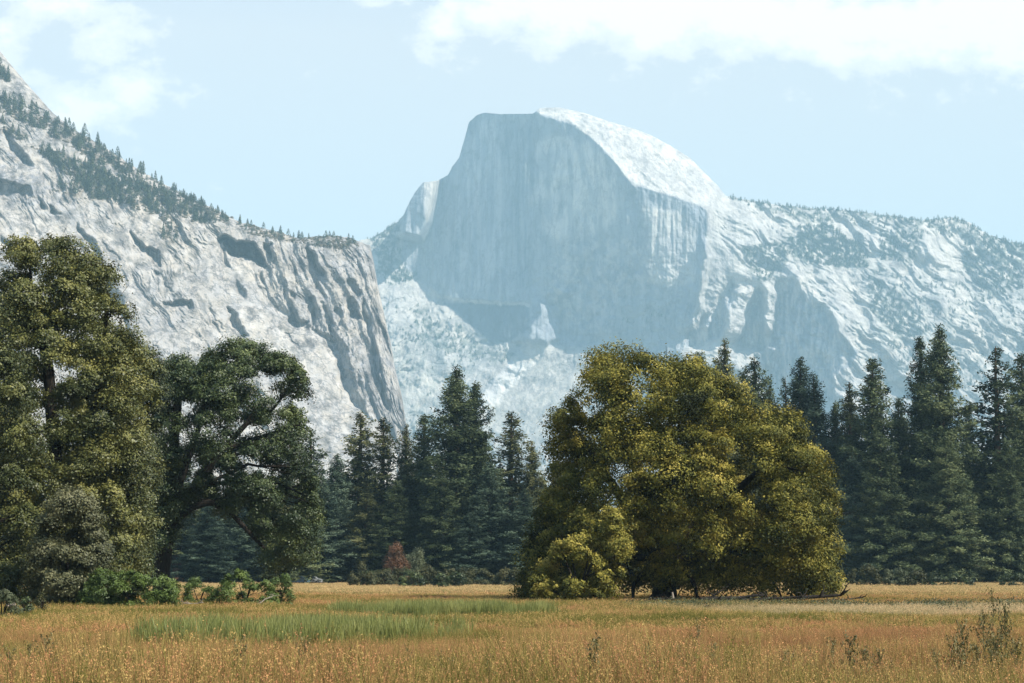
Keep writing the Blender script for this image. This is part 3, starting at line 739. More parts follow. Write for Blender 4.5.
def gn_scatter(name, pts, scales, rots, source_objs, label, idx=None, kind='stuff'):
    """points that carry one of source_objs each: geometry nodes, used for stuff only"""
    me = bpy.data.meshes.new(name); me.vertices.add(len(pts)); me.vertices.foreach_set('co', np.asarray(pts, np.float32).ravel())
    for nm, arr in (('sc', scales),):
        a = me.attributes.new(nm, 'FLOAT', 'POINT'); a.data.foreach_set('value', np.asarray(arr, np.float32))
    a = me.attributes.new('rz', 'FLOAT', 'POINT'); a.data.foreach_set('value', np.asarray(rots, np.float32))
    a = me.attributes.new('ix', 'INT', 'POINT'); a.data.foreach_set('value', np.asarray(idx if idx is not None else np.random.RandomState(3).randint(0, len(source_objs), len(pts)), np.int32))
    me.update()
    o = add(name, me); o['kind'] = kind
    if label: o['label'] = label
    colz = bpy.data.collections.new(name+'_source')
    for k, s_ in enumerate(source_objs):
        colz.objects.link(s_)
    ng = bpy.data.node_groups.new(name, 'GeometryNodeTree')
    ng.interface.new_socket('Geometry', in_out='INPUT', socket_type='NodeSocketGeometry')
    ng.interface.new_socket('Geometry', in_out='OUTPUT', socket_type='NodeSocketGeometry')
    gi = ng.nodes.new('NodeGroupInput'); go = ng.nodes.new('NodeGroupOutput')
    ci = ng.nodes.new('GeometryNodeCollectionInfo'); ci.inputs['Collection'].default_value = colz
    ci.inputs['Separate Children'].default_value = True; ci.inputs['Reset Children'].default_value = True
    ip = ng.nodes.new('GeometryNodeInstanceOnPoints'); ip.inputs['Pick Instance'].default_value = True
    def attr(n, t):
        a = ng.nodes.new('GeometryNodeInputNamedAttribute'); a.data_type = t; a.inputs[0].default_value = n
        return [s for s in a.outputs if s.enabled and s.name == 'Attribute'][0]
    cx = ng.nodes.new('ShaderNodeCombineXYZ'); ng.links.new(attr('rz', 'FLOAT'), cx.inputs[2])
    ng.links.new(gi.outputs[0], ip.inputs['Points']); ng.links.new(ci.outputs[0], ip.inputs['Instance'])
    ng.links.new(attr('ix', 'INT'), ip.inputs['Instance Index'])
    ng.links.new(cx.outputs[0], ip.inputs['Rotation']); ng.links.new(attr('sc', 'FLOAT'), ip.inputs['Scale'])
    ng.links.new(ip.outputs[0], go.inputs[0])
    md_ = o.modifiers.new('scatter', 'NODES'); md_.node_group = ng
    return o
def loose(name, me):
    return bpy.data.objects.new(name, me)

n = 260
fx = rs.uniform(-260, 260, n); fy = rs.uniform(440, 760, n)
lowc = conifer_meshes(31, 20, 8, .0, .8, .35, 0, M_NEEDLE, .8, .45)
lowj = Q(); 
o_ = loose('forest_conifer', lowc[1])
gn_scatter('forest', np.column_stack([fx, fy, fx*0]), rs.uniform(.9, 1.4, n), rs.rand(n)*6.28, [o_], 'dark forest filling the valley floor behind the first rows of conifers', np.zeros(n, int))

# ---- small conifers on the ledges and crests of the mountains
def slope_tree(seed, squat=1.0):
    rs = np.random.RandomState(seed); q = Q()
    q.tube([[0, 0, -.6], [0, 0, 10]], [.35, .05], 5)
    n = 240; t = rs.rand(n)**.8; a = rs.rand(n)*6.28; r = (1-t)**.7*3.3*squat*(.4+.6*np.sqrt(rs.rand(n)))
    C = np.column_stack([np.cos(a)*r, np.sin(a)*r, .8+t*13])
    q.leaves(C, np.column_stack([np.cos(a), np.sin(a), 1+0*a])+rs.normal(0, .5, (n, 3)), .9*(1-.5*t), rs.rand(n), rs, .6)
    return q.mesh('slope_conifer', M_NEEDLE2 if seed % 2 else M_NEEDLE)
SLOPE = [slope_tree(s, q_) for s, q_ in ((41, 1), (42, 1.2), (43, .85), (44, 1.5))]
def scatter_px(rel, polys, n, seed):
    r = np.random.RandomState(seed); out = []
    for poly, k in zip(polys, n):
        p = np.array(poly, float); lo, hi = p.min(0), p.max(0)
        lo = np.maximum(lo, [rel.x0+1, rel.y0+1])
        c = 0; tries = 0
        while c < k and tries < 60:
            q = r.uniform(lo, hi, (k*3, 2)); tries += 1
            ok = inpoly(q[:, 0], q[:, 1], poly) & (fbm(q[:, 0]/7, q[:, 1]/7, 2, seed) > -.18)
            q = q[ok][:k-c]; out.append(q); c += len(q)
    q = np.concatenate(out); tp = np.interp(q[:, 0], rel.xs, rel.top)
    return q[q[:, 1] > tp-.5]
ledge = scatter_px(MN, BANDS, (150, 170, 10, 0, 6, 5, 4), 301)
ledge = ledge[ledge[:, 0] > -12]
crest_x = rs.uniform(60, 330, 60); crest = np.column_stack([crest_x, np.interp(crest_x, MN.xs, MN.top)+rs.uniform(.5, 3, 60)])
allp = np.concatenate([ledge, crest])[:292]
for i, (x, y) in enumerate(allp):
    w3 = MN.at(np.array([x]), np.array([y]))[0]
    o = add('slope_conifer', SLOPE[i % 4], None, (float(w3[0]), float(w3[1]), float(w3[2])-1))
    k = rs.uniform(.55, 1.25)*(1.5 if x < 170 else 1.05); o.scale = (k, k, k*rs.uniform(.85, 1.2)); o.rotation_euler = (0, 0, rs.rand()*6.28)
    tag(o, 'small dark conifer on the ledges and crest of the left granite cliff', 'conifer', 'conifers on the left granite cliff')
# distant wood: smaller still, on both mountains
far_p = scatter_px(MF, [[(726, 194), (1040, 216), (1040, 262), (1000, 250), (940, 236), (880, 228), (820, 222), (760, 212)], SCRUB1[0], SCRUB1[2], SCRUB1[3], SCRUB1[4], SCRUB1[5], SCRUB1[6], SCRUB1[7], SCRUB1[8],
                        [(860, 262), (1030, 300), (1030, 400), (900, 380)], [(380, 300), (480, 340), (470, 440), (390, 420)], [(620, 322), (664, 300), (664, 318), (625, 330)]], (800, 900, 800, 330, 110, 50, 220, 260, 240, 500, 130, 30), 303)
cx_ = np.concatenate([rs.uniform(728, 1030, 210), rs.uniform(366, 404, 26)]); cy_ = np.interp(cx_, MF.xs, MF.top)+rs.uniform(.5, 3, len(cx_))
far_p = np.concatenate([far_p, np.column_stack([cx_, cy_])])
w3 = MF.at(far_p[:, 0], far_p[:, 1]); w3[:, 2] -= 2
k1_ = rs.uniform(.55, 1.45, len(w3))
gn_scatter('far_wood', w3, k1_, rs.rand(len(w3))*6.28, [loose('far_conifer', SLOPE[3]), loose('far_conifer', SLOPE[1])], 'scattered tiny conifers and scrub over the far granite slopes')
wood = scatter_px(MN, BANDS, (300, 380, 8, 60, 8, 6, 4), 309)
w3 = MN.at(wood[:, 0], wood[:, 1]); w3[:, 2] -= 1
gn_scatter('cliff_wood', w3, rs.uniform(.45, 1.15, len(w3)), rs.rand(len(w3))*6.28, [loose('cliff_conifer', SLOPE[3]), loose('cliff_conifer', SLOPE[1])], 'smaller conifers filling the wooded ledges of the left cliff')
near_s = scatter_px(MN, BANDS, (800, 800, 16, 500, 90, 60, 30), 305)
w3 = MN.at(near_s[:, 0], near_s[:, 1]); w3[:, 2] -= 1
scr = Q(); r2 = np.random.RandomState(9); C = r2.normal(0, 1, (120, 3)); C /= np.linalg.norm(C, axis=1)[:, None]; C *= [2.2, 2.2, 1.5]; C[:, 2] = np.abs(C[:, 2])
scr.leaves(C, C, .55, r2.rand(120), r2, .7)
M_SCRUB = leaf_mat('scrub_brown', [(.05, .045, .03), (.10, .08, .05), (.14, .11, .07)], .1, .7, .05)
gn_scatter('cliff_scrub', w3, rs.uniform(.6, 1.7, len(w3)), rs.rand(len(w3))*6.28, [loose('scrub', scr.mesh('scrub', M_SCRUB))], 'brown scrub on the ledges of the left cliff', np.zeros(len(w3), int))
# ------------------------------------------------------------ broadleaf trees and bushes
M_OBARK = bark_mat('oak_bark', (.010, .009, .008), (.035, .028, .022))
M_TWIG = bark_mat('pale_twig', (.14, .115, .09), (.3, .26, .21))
YELLOW = leaf_mat('oak_leaf_yellow', [(.014, .018, .006), (.062, .068, .013), (.19, .17, .030), (.37, .30, .066), (.42, .30, .08)], .16, .6, .28, .12)
OLIVE = leaf_mat('oak_leaf_olive', [(0.018, 0.026, 0.008), (0.047, 0.057, 0.016), (0.122, 0.125, 0.034), (0.235, 0.216, 0.060)], .14, .5, .25)
GREEN = leaf_mat('oak_leaf_green', [(0.012, 0.021, 0.008), (0.031, 0.047, 0.016), (0.080, 0.104, 0.034), (0.169, 0.188, 0.064)], .14, .5, .25)
GREY = leaf_mat('willow_leaf_grey', [(.04, .046, .02), (.085, .088, .04), (.145, .14, .065), (.21, .195, .10)], .16, .55, .25)
BUSHG = leaf_mat('bush_leaf_green', [(.035, .055, .012), (.07, .105, .022), (.12, .165, .035), (.19, .23, .06)], .2, .5, .7)
RUST = leaf_mat('leaf_rust', [(.06, .04, .018), (.14, .065, .03), (.22, .10, .045)], .2, .5, .7)
LOWG = leaf_mat('low_shrub_leaf', [(.03, .035, .012), (.06, .062, .02), (.1, .09, .03)], .2, .6, .5)
PALE = leaf_mat('pale_shrub_leaf', [(.05, .065, .03), (.09, .105, .05), (.14, .15, .08)], .2, .6, .5)

def polydist(x, z, poly):
    p = list(poly)+[poly[0]]
    return segdist(x, z, p)
def broadleaf(name, label, cat, px0, py0, d, outline, mat, nlobe, lobe_r, leaf, nleaf, trunk=None, seed=0, depth_k=.9, bark=None, group=None,
              maxdepth=99, flat=.85, trunk_r=.45, shoots=0, sub=None, nolimb=False, dyc=0., fill=.25, lmin=.16):
    """outline: crown silhouette in photo pixels, turned into metres at distance d; the crown has its own depth"""
    rs = np.random.RandomState(seed)
    k = d/F
    base = P(px0, py0, d); gz = float(ground_z(base[0], d)); bx = float(base[0])
    def m(px, py):
        w = P(px, py, d); return np.stack([w[..., 0]-bx, w[..., 2]-gz], -1)
    ol = m(np.array([p[0] for p in outline], float), np.array([p[1] for p in outline], float))
    lo, hi = ol.min(0), ol.max(0)
    Rmax = min(hi[0]-lo[0], hi[1]-lo[1])/2
    root = empty(name, (bx, d, gz))
    # lobe centres on a shell inside the silhouette
    cand = rs.uniform(lo, hi, (nlobe*60, 2)); cand = cand[inpoly(cand[:, 0], cand[:, 1], ol)]
    dist = polydist(cand[:, 0], cand[:, 1], ol)
    ok = dist > lobe_r*.62; cand, dist = cand[ok], dist[ok]
    dn = np.clip((dist-lobe_r*.5)/(Rmax*.8), 0, 1)
    half = np.minimum(np.sqrt(1-(1-dn)**2)*Rmax*depth_k, maxdepth)
    side = np.where(rs.rand(len(cand)) < .5, -1, 1)
    inner = rs.rand(len(cand)) < fill
    yv = side*half*np.where(inner, rs.rand(len(cand)), rs.uniform(.8, 1, len(cand)))
    pts = np.column_stack([cand[:, 0], yv, cand[:, 1]])
    # a rim of lobes first, so that the crown keeps its outline
    chosen = []
    per_ = np.concatenate([ol, ol[:1]]); sl_ = np.hypot(*np.diff(per_, axis=0).T); cs = np.concatenate([[0], np.cumsum(sl_)])
    cen = ol.mean(0)
    for t_ in np.arange(0, cs[-1], lobe_r*1.25):
        q_ = np.array([np.interp(t_, cs, per_[:, 0]), np.interp(t_, cs, per_[:, 1])])
        best = None
        for aa in np.arange(0, 6.28, .4):
            c_ = q_+lobe_r*.8*np.array([math.cos(aa), math.sin(aa)])
            if inpoly(c_[:1], c_[1:], ol)[0]:
                dd_ = float(polydist(c_[:1], c_[1:], ol)[0])
                if best is None or dd_ > best[0]: best = (dd_, c_)
        if best is not None and best[0] > lobe_r*.35:
            p = np.array([best[1][0], rs.normal(0, .12)*Rmax, best[1][1]])
            if all(np.sum((p-c)**2) > (lobe_r*.7)**2 for c in chosen): chosen.append(p)
    for p in pts:
        if all(np.sum((p-c)**2) > (lobe_r*.82)**2 for c in chosen):
            chosen.append(p)
            if len(chosen) >= nlobe: break
    L = np.array(chosen)
    ctr = np.array([(lo[0]+hi[0])/2, 0, lo[1]+(hi[1]-lo[1])*.35])
    cr = Q()
    for i, c in enumerate(L):
        r = lobe_r*rs.uniform(.7, 1.2)
        od = c-ctr; od /= np.linalg.norm(od)+1e-9
        ll = rs.rand()
        # sub-clumps: small sprays over the lobe
        ns = int(26*(r/lobe_r)**2)+4
        if fill < .5 and rs.rand() < .02: continue
        dirs = rs.normal(0, 1, (ns, 3)); dirs /= np.linalg.norm(dirs, axis=1)[:, None]
        w_ = dirs@od*.5+dirs[:, 2]*.6
        dirs = dirs[np.argsort(-w_)][:int(ns*.78)]
        sc = c+dirs*r*np.array([1, 1, flat])*rs.uniform(.55, 1.12, (len(dirs), 1))
        per = max(6, int(nleaf/len(L)/len(dirs)))
        sr = r*.24
        Cc = np.repeat(sc, per, 0); Dd = np.repeat(dirs, per, 0)
        off = rs.normal(0, 1, Cc.shape)*sr*np.array([1.15, 1.15, .62])
        off[:, 2] -= .35*(off[:, 0]**2+off[:, 1]**2)/sr*.6
        Cc = Cc+off
        N = Dd*.85+np.array([0, 0, .3])+rs.normal(0, .36, Cc.shape)
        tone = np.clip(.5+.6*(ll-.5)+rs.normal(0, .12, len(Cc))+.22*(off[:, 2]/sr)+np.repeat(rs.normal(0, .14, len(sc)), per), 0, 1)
        # nothing may leave the silhouette by more than a spray
        cr.leaves(Cc, N, leaf*rs.uniform(.6, 1.25, len(Cc)), tone, rs, .6)
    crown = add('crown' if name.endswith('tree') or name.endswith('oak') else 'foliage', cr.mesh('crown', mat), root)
    bark = bark or M_OBARK
    # trunk and limbs
    tq = Q(); lq = Q()
    nodes = []
    if trunk:
        for j, (tp, r0) in enumerate(trunk):
            a = m(np.array([p[0] for p in tp], float), np.array([p[1] for p in tp], float))
            yo = np.array([p[2] if len(p) > 2 else 0 for p in tp], float)
            pt = np.column_stack([a[:, 0], yo, a[:, 1]])
            # smooth resample
            t = np.linspace(0, len(pt)-1, len(pt)*5); ii = np.arange(len(pt))
            sm_ = np.column_stack([np.interp(t, ii, pt[:, q]) for q in range(3)])
            sm_[1:-1] = (sm_[:-2]+sm_[1:-1]*2+sm_[2:])/4
            sm_[:, :2] += rs.normal(0, r0*.08, (len(sm_), 2)).cumsum(0)*.35
            rad = np.linspace(r0, r0*.38, len(sm_)); 
            if j == 0:
                rad[:3] *= [1.5, 1.2, 1.05]; sm_[0, 2] = min(sm_[0, 2], -.3)
            (tq if j == 0 else lq).tube(sm_, rad, 9)
            nodes.append(np.column_stack([sm_, rad]))
    else:
        h = hi[1]*.55
        for q_ in range(4 if h < 4 else 1):
            aa = rs.rand()*6.28; tl = .35*h
            p_ = np.array([[0.1*math.cos(aa), .1*math.sin(aa), -.2], [tl*.4*math.cos(aa), tl*.4*math.sin(aa), h*.5], [tl*math.cos(aa), tl*math.sin(aa), h]])
            rr = np.array([trunk_r, trunk_r*.7, trunk_r*.4]); tq.tube(p_, rr, 6); nodes.append(np.column_stack([p_, rr]))
    nd = np.concatenate(nodes)
    if not nolimb:
        for c in L:
            below = nd[:, 2] < c[2]-.1
            hi_ = below & (nd[:, 2] > lmin*hi[1]) if trunk else below
            q_ = nd[hi_] if hi_.any() else (nd[nd[:, 2] > lmin*hi[1]] if trunk else (nd[below] if below.any() else nd))
            dd = np.linalg.norm(q_[:, :3]-c, axis=1)+1.2*np.maximum(0, .5*np.hypot(q_[:, 0]-c[0], q_[:, 1]-c[1])-(c[2]-q_[:, 2]))
            b = q_[np.argmin(dd)]
            s_ = np.linspace(0, 1, 7)[:, None]
            mid = b[:3]*(1-s_)+c*s_; bow = (s_*(1-s_))*np.linalg.norm(c-b[:3])
            mid = mid+np.array([0, 0, .35])*bow+rs.normal(0, .25, 3)*bow
            mid[1:-1] += rs.normal(0, .05, (5, 3))*np.linalg.norm(c-b[:3])*.5
            r1 = min(b[3]*.55, .05+.018*np.linalg.norm(c-b[:3])*lobe_r)
            lq.tube(mid, np.linspace(r1, r1*.3, 7), 5)
            if len(nd) < 600: nd = np.concatenate([nd, np.column_stack([mid[2:5], np.linspace(r1, r1*.3, 7)[2:5]])])
            for _ in range(5):
                e_ = c+rs.normal(0, 1, 3)*lobe_r*.6; lq.tube(np.array([mid[4], (mid[4]+e_)/2+rs.normal(0, .1, 3), e_]), [r1*.3, r1*.2, .012], 3)
    add('trunk' if trunk else 'stem', tq.mesh('trunk', bark, True), root)
    if lq.n: add('limbs' if trunk else 'twigs', lq.mesh('limbs', bark, True), root)
    tag(root, label, cat, group)
    return root

# --- the great yellow oak
OAK = [(524, 596), (518, 575), (524, 548), (530, 520), (541, 492), (548, 465), (550, 440), (553, 418), (556, 403), (570, 390), (585, 384), (588, 372), (590, 358), (604, 350), (611, 340), (624, 348), (640, 346), (652, 356), (668, 357), (690, 356),
       (708, 362), (725, 368), (740, 380), (751, 394), (756, 404), (772, 404), (788, 412), (800, 424), (806, 440), (820, 446), (828, 462), (826, 484), (838, 492), (850, 506), (848, 520), (838, 528), (836, 548), (830, 566), (838, 578), (828, 594), (800, 598),
       (770, 592), (735, 588), (700, 593), (660, 588), (628, 594), (590, 602), (556, 604)]
broadleaf('oak', 'huge round oak with yellowing leaves standing alone in the meadow', 'oak tree', 668, 601, 134, OAK, YELLOW, 280, 1.22, .088, 440000,
          trunk=[([(664, 602), (664, 588), (662, 566), (660, 530), (665, 480), (668, 430)], .95), ([(662, 560), (640, 530, -1), (615, 490, -1), (590, 450, 0)], .5),
                 ([(662, 555), (690, 530, 1), (725, 500, 1), (760, 470, 0)], .5), ([(660, 520), (640, 470, 2), (620, 420, 2), (610, 380, 1)], .4), ([(664, 500), (700, 450, -2), (720, 410, -1)], .35),
                 ([(664, 566), (640, 574, -2), (632, 584, -2), (631, 604, -2)], .24), ([(668, 562), (686, 574, -2.5), (693, 590, -2.5), (694, 606, -2.6)], .22), ([(668, 558), (722, 560, 1), (760, 576, 1), (768, 602, 1)], .22),
                 ([(700, 560, -1), (760, 566, -1), (776, 590, -1), (782, 604, -1)], .14)], seed=21, depth_k=.85, fill=.3)
broadleaf('small_oak', 'small bushy yellow green tree leaning on the left foot of the huge oak', 'tree', 580, 604, 124,
          [(538, 592), (530, 578), (538, 566), (548, 556), (556, 545), (568, 536), (582, 532), (596, 540), (604, 534), (608, 516), (612, 505), (617, 508), (617, 526), (628, 540), (632, 548), (622, 560), (626, 578), (616, 590), (600, 602), (560, 606), (544, 602)],
          YELLOW, 46, .62, .08, 45000, seed=22, trunk_r=.12)
broadleaf('small_oak', 'low leafy bush hanging at the right foot of the huge oak', 'tree', 818, 598, 138,
          [(800, 592), (800, 572), (808, 556), (820, 552), (832, 562), (840, 578), (836, 592), (818, 597)], YELLOW, 16, .6, .09, 13000, seed=23, trunk_r=.1)

# --- left group
broadleaf('oak', 'tall oak with open top branches at the upper left', 'oak tree', 62, 606, 126,
          [(-20, 600), (-40, 520), (-30, 420), (-20, 340), (-6, 300), (6, 290), (2, 268), (14, 262), (12, 240), (26, 232), (48, 236), (66, 233), (84, 244), (90, 256), (112, 262), (122, 274), (106, 284), (118, 296), (130, 302), (132, 326), (146, 340),
           (152, 356), (150, 400), (146, 450), (150, 520), (140, 580), (120, 600), (60, 606)],
          OLIVE, 250, 1.1, .09, 320000, trunk=[([(64, 608), (62, 560), (58, 500), (54, 430), (50, 370), (44, 320), (40, 290)], .62), ([(56, 440), (80, 400, 1), (100, 350, 1), (106, 300, 0)], .3),
          ([(50, 360), (60, 310, -1), (72, 285, -1), (90, 270, -1)], .17), ([(50, 380), (30, 320, 1), (30, 270, 0)], .2)], seed=24, depth_k=.8)
broadleaf('oak', 'yellow green oak crown cut by the left edge of the photo', 'oak tree', -30, 604, 112,
          [(-120, 600), (-140, 480), (-110, 380), (-60, 335), (-20, 330), (4, 345), (16, 350), (20, 372), (34, 388), (30, 410), (40, 430), (46, 460), (36, 490), (44, 520), (30, 560), (20, 596)],
          OLIVE, 80, 1.0, .085, 120000, trunk=[([(-30, 606), (-32, 540), (-36, 460), (-40, 400)], .5)], seed=25, depth_k=.8)
broadleaf('oak', 'olive oak in the middle of the left group beside the arching oak', 'oak tree', 112, 604, 142,
          [(70, 598), (60, 520), (66, 440), (80, 380), (100, 350), (120, 338), (140, 340), (156, 352), (163, 372), (162, 400), (158, 440), (156, 480), (150, 540), (140, 590), (110, 602)],
          OLIVE, 100, 1.1, .095, 140000, trunk=[([(112, 606), (114, 540), (118, 470), (122, 400)], .4)], seed=26, depth_k=.85)
broadleaf('willow_tree', 'grey green willowy tree at the front of the left group', 'tree', 66, 610, 108,
          [(34, 604), (30, 580), (36, 550), (44, 520), (56, 496), (70, 484), (84, 488), (94, 502), (102, 524), (108, 548), (106, 576), (98, 600), (78, 610), (50, 608)],
          GREY, 52, .7, .075, 70000, seed=27, trunk_r=.18)
ARCH = [(150, 470), (146, 430), (150, 400), (160, 380), (166, 362), (180, 356), (196, 360), (206, 352), (222, 346), (228, 335), (240, 332), (252, 342), (266, 342), (276, 350), (290, 352), (300, 362), (310, 376), (308, 394), (300, 404), (308, 420),
        (300, 440), (310, 456), (318, 476), (322, 500), (318, 526), (310, 548), (300, 562), (284, 558), (272, 570), (258, 556), (262, 538), (246, 530), (238, 514), (222, 518), (212, 500), (196, 504), (190, 520), (180, 524), (182, 540), (172, 552), (158, 548), (148, 530), (152, 500)]
broadleaf('oak', 'dark oak whose long limbs arch over a gap in the forest', 'oak tree', 163, 604, 158, ARCH, GREEN, 165, 1.05, .095, 230000,
          trunk=[([(161, 606), (161, 585), (164, 555), (168, 530), (172, 505), (172, 470), (174, 430), (178, 390)], .80), ([(168, 530), (180, 510, .5), (198, 480, .5), (222, 450, 0), (246, 424, 0), (262, 400, 0)], .42),
                 ([(172, 505), (186, 470, -1), (200, 430, -1), (212, 380, -1)], .36), ([(176, 520), (192, 508, -.5), (212, 502, -.5), (232, 512, -.5), (246, 528, -.5), (262, 545, 0), (276, 560, 0)], .32),
                 ([(222, 450), (250, 440, .5), (280, 430, .5), (300, 425, 0)], .22), ([(246, 424), (270, 410, 1), (290, 385, 1)], .18)], seed=28, depth_k=.75, fill=.25, lmin=.36)
broadleaf('small_tree', 'low tree filling the shade under the left oaks', 'tree', 128, 600, 150,
          [(92, 596), (90, 560), (100, 530), (118, 515), (140, 520), (152, 545), (150, 580), (140, 598)], GREEN, 24, .95, .1, 26000, seed=29, trunk_r=.15)

broadleaf('small_tree', 'dark low tree standing under the right limb of the arching oak', 'tree', 282, 600, 172,
          [(272, 584), (264, 560), (266, 540), (276, 522), (290, 512), (306, 518), (318, 535), (318, 556), (306, 566), (284, 570)], GREEN, 26, 1.0, .1, 34000, seed=30, trunk_r=.15)
# --- bushes
def bush(label, x0, x1, top, bot, mat, d, n, seed, r=.42, leaf=.075, name='bush', cat='bush', group=None, nlobe=None, nolimb=False):
    rs = np.random.RandomState(seed); w = x1-x0; h = bot-top
    leaf *= .62; n = int(n*2.4)
    ol = []
    for i in range(12):
        a = math.pi*i/11
        ol.append((x0+w/2-math.cos(a)*w/2*rs.uniform(1.0, 1.15), bot-3-(h+9)*math.sin(a)**.6*rs.uniform(.6, 1.15)))
    ol += [(x1-w*.08, bot), (x0+w*.08, bot)]
    return broadleaf(name, label, cat, x0+w/2, bot, d, ol, mat, nlobe or max(6, int(w*h/60*(d/110)**2)), r, leaf, n, seed=seed, trunk_r=.04, depth_k=.9, group=group, fill=.5, nolimb=nolimb)
bush('large bright green bush in front of the left oaks', 84, 176, 570, 611, BUSHG, 106, 20000, 41, .38, .085)
bush('medium bright green bush right of the largest green bush', 214, 276, 582, 609, BUSHG, 112, 9000, 42, .34, .08)
bush('small green bush between the two bright green bushes', 184, 214, 588, 606, BUSHG, 114, 3000, 43, .28, .075)
bush('sparse green bush at the right end of the bright green bushes', 268, 292, 586, 607, BUSHG, 113, 2200, 44, .28, .075)
bush('dark green bush at the foot of the willowy tree', 62, 96, 578, 606, GREEN, 107, 6500, 45, .34, .08)
bush('pale green shrub at the left edge of the photo', -14, 18, 596, 624, PALE, 84, 5000, 46, .26, .06)
bush('tiny dark shrub left of the willowy tree foot', 22, 31, 601, 617, GREEN, 86, 900, 47, .18, .06)
bush('tiny olive shrub in front of the willowy tree', 36, 46, 598, 611, LOWG, 92, 800, 48, .2, .06)
bush('small rust coloured tree at the foot of the centre conifers', 385, 408, 552, 583, RUST, 345, 4500, 49, .8, .2, 'small_tree', 'tree')
bush('small silvery green tree beside the rust coloured one', 404, 424, 556, 584, PALE, 348, 4500, 50, .8, .2, 'small_tree', 'tree')
LOW = [(350, 374, 575), (372, 392, 579), (390, 414, 577), (412, 440, 576), (438, 470, 577), (466, 498, 578), (494, 522, 580)]
for i, (a, b, t) in enumerate(LOW):
    bush('low olive shrub in the shrub row before the centre conifers', a, b, t, 588, LOWG, 290+7*(i % 3), 2600, 60+i, .7, .2, 'low_shrub', 'shrub', 'low shrubs before the centre conifers', 12, True)
for i, (a, b, t) in enumerate([(400, 424, 582), (434, 464, 583)]):
    bush(['short dark shrub before the silvery tree', 'longer dark shrub before the tallest centre conifer'][i], a, b, t, 589, GREEN, 270, 1800, 75+i, .6, .2, 'low_shrub', 'shrub', None, 10, True)
for i, (a, b, t, bb, lab) in enumerate([(930, 972, 582, 589, 'flat dark shrub at the meadow edge under the tallest right conifer'), (1000, 1030, 583, 590, 'flat dark shrub at the far right meadow edge'),
                                   (850, 880, 577, 586, 'small shrub at the forest edge right of the yellow oak'), (884, 906, 578, 586, 'small pale shrub under the pointed right conifer'),
                                   (905, 925, 579, 586, 'olive shrub between the right hand conifers')]):
    bush(lab, a, b, t, bb, [GREEN, GREEN, LOWG, PALE, LOWG][i], 290, 1700, 80+i, .6, .2, 'low_shrub', 'shrub', None, 9, True)
# ------------------------------------------------------------ meadow
def grass_mat(name, base, kind='dry'):
    m, nt, out = new_mat(name)
    at = N_(nt, 'ShaderNodeAttribute', attribute_name='tone')       # 0 at the root, 1 in the seed head
    geo = N_(nt, 'ShaderNodeNewGeometry'); pos = geo.outputs['Position']
    oi = N_(nt, 'ShaderNodeObjectInfo')
    pz = noise_(nt, mapping_(nt, pos, (.11, .16, 0)), 1.0, 3, .55)
    pz2 = noise_(nt, mapping_(nt, pos, (.5, .6, 0), loc=(9, 4, 0)), 1.0, 3, .6)
    sep = N_(nt, 'ShaderNodeSeparateXYZ'); nt.links.new(pos, sep.inputs[0])
    X, Y = sep.outputs[0], sep.outputs[1]
    green, gold, rust, straw = base
    a = math_(nt, 'ADD', .50, math_(nt, 'ADD', math_(nt, 'MULTIPLY', math_(nt, 'SUBTRACT', pz, .5), 1.7), math_(nt, 'MULTIPLY', math_(nt, 'SUBTRACT', pz2, .5), 1.0)))
    a = math_(nt, 'ADD', a, math_(nt, 'MULTIPLY', math_(nt, 'SUBTRACT', oi.outputs['Random'], .5), .46))
    def band(y0, y1, soft, x0=None, xs=2.):
        f = math_(nt, 'MULTIPLY', math_(nt, 'DIVIDE', math_(nt, 'SUBTRACT', Y, y0), soft, True), math_(nt, 'DIVIDE', math_(nt, 'SUBTRACT', y1, Y), soft, True))
        if x0 is not None: f = math_(nt, 'MULTIPLY', f, math_(nt, 'DIVIDE', math_(nt, 'SUBTRACT', X, x0), xs, True))
        return f
    # rusty species fill the near meadow and one band on the right; gold and straw beyond
    nearf = band(-5, 62, 14)
    a = math_(nt, 'ADD', a, math_(nt, 'MULTIPLY', nearf, .05))
    a = math_(nt, 'ADD', a, math_(nt, 'MULTIPLY', band(44, 66, 5, 2., 4.), .22))
    a = math_(nt, 'SUBTRACT', a, math_(nt, 'MULTIPLY', band(68, 124, 8), .16))
    c = ramp_(nt, a, [(.28, green), (.43, gold), (.58, tuple(.5*(x+y) for x, y in zip(gold, rust))), (.74, rust)])
    c = mix_(nt, math_(nt, 'MULTIPLY', band(84, 112, 6, 6., 8.), .75), c, straw)
    c = mix_(nt, math_(nt, 'MULTIPLY', band(150, 500, 60), .75), c, tuple(.55*x+.45*y for x, y in zip(gold, straw)))
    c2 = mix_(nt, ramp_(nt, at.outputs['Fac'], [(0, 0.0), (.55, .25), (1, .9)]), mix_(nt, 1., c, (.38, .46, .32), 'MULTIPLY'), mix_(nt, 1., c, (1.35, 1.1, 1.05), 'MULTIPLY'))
    b = N_(nt, 'ShaderNodeBsdfDiffuse'); nt.links.new(c2, b.inputs[0])
    t = N_(nt, 'ShaderNodeBsdfTranslucent'); nt.links.new(c2, t.inputs[0])
    mx = N_(nt, 'ShaderNodeMixShader'); mx.inputs[0].default_value = .3
    nt.links.new(b.outputs[0], mx.inputs[1]); nt.links.new(t.outputs[0], mx.inputs[2]); nt.links.new(mx.outputs[0], out.inputs[0])
    return m
G_DRY = grass_mat('meadow_grass', ((.17, .175, .05), (.45, .37, .145), (.44, .25, .13), (.58, .50, .32)))
G_REED = leaf_mat('reed_leaf', [(.07, .09, .022), (.15, .17, .045), (.25, .25, .075), (.38, .35, .13)], .3, .5, .5)
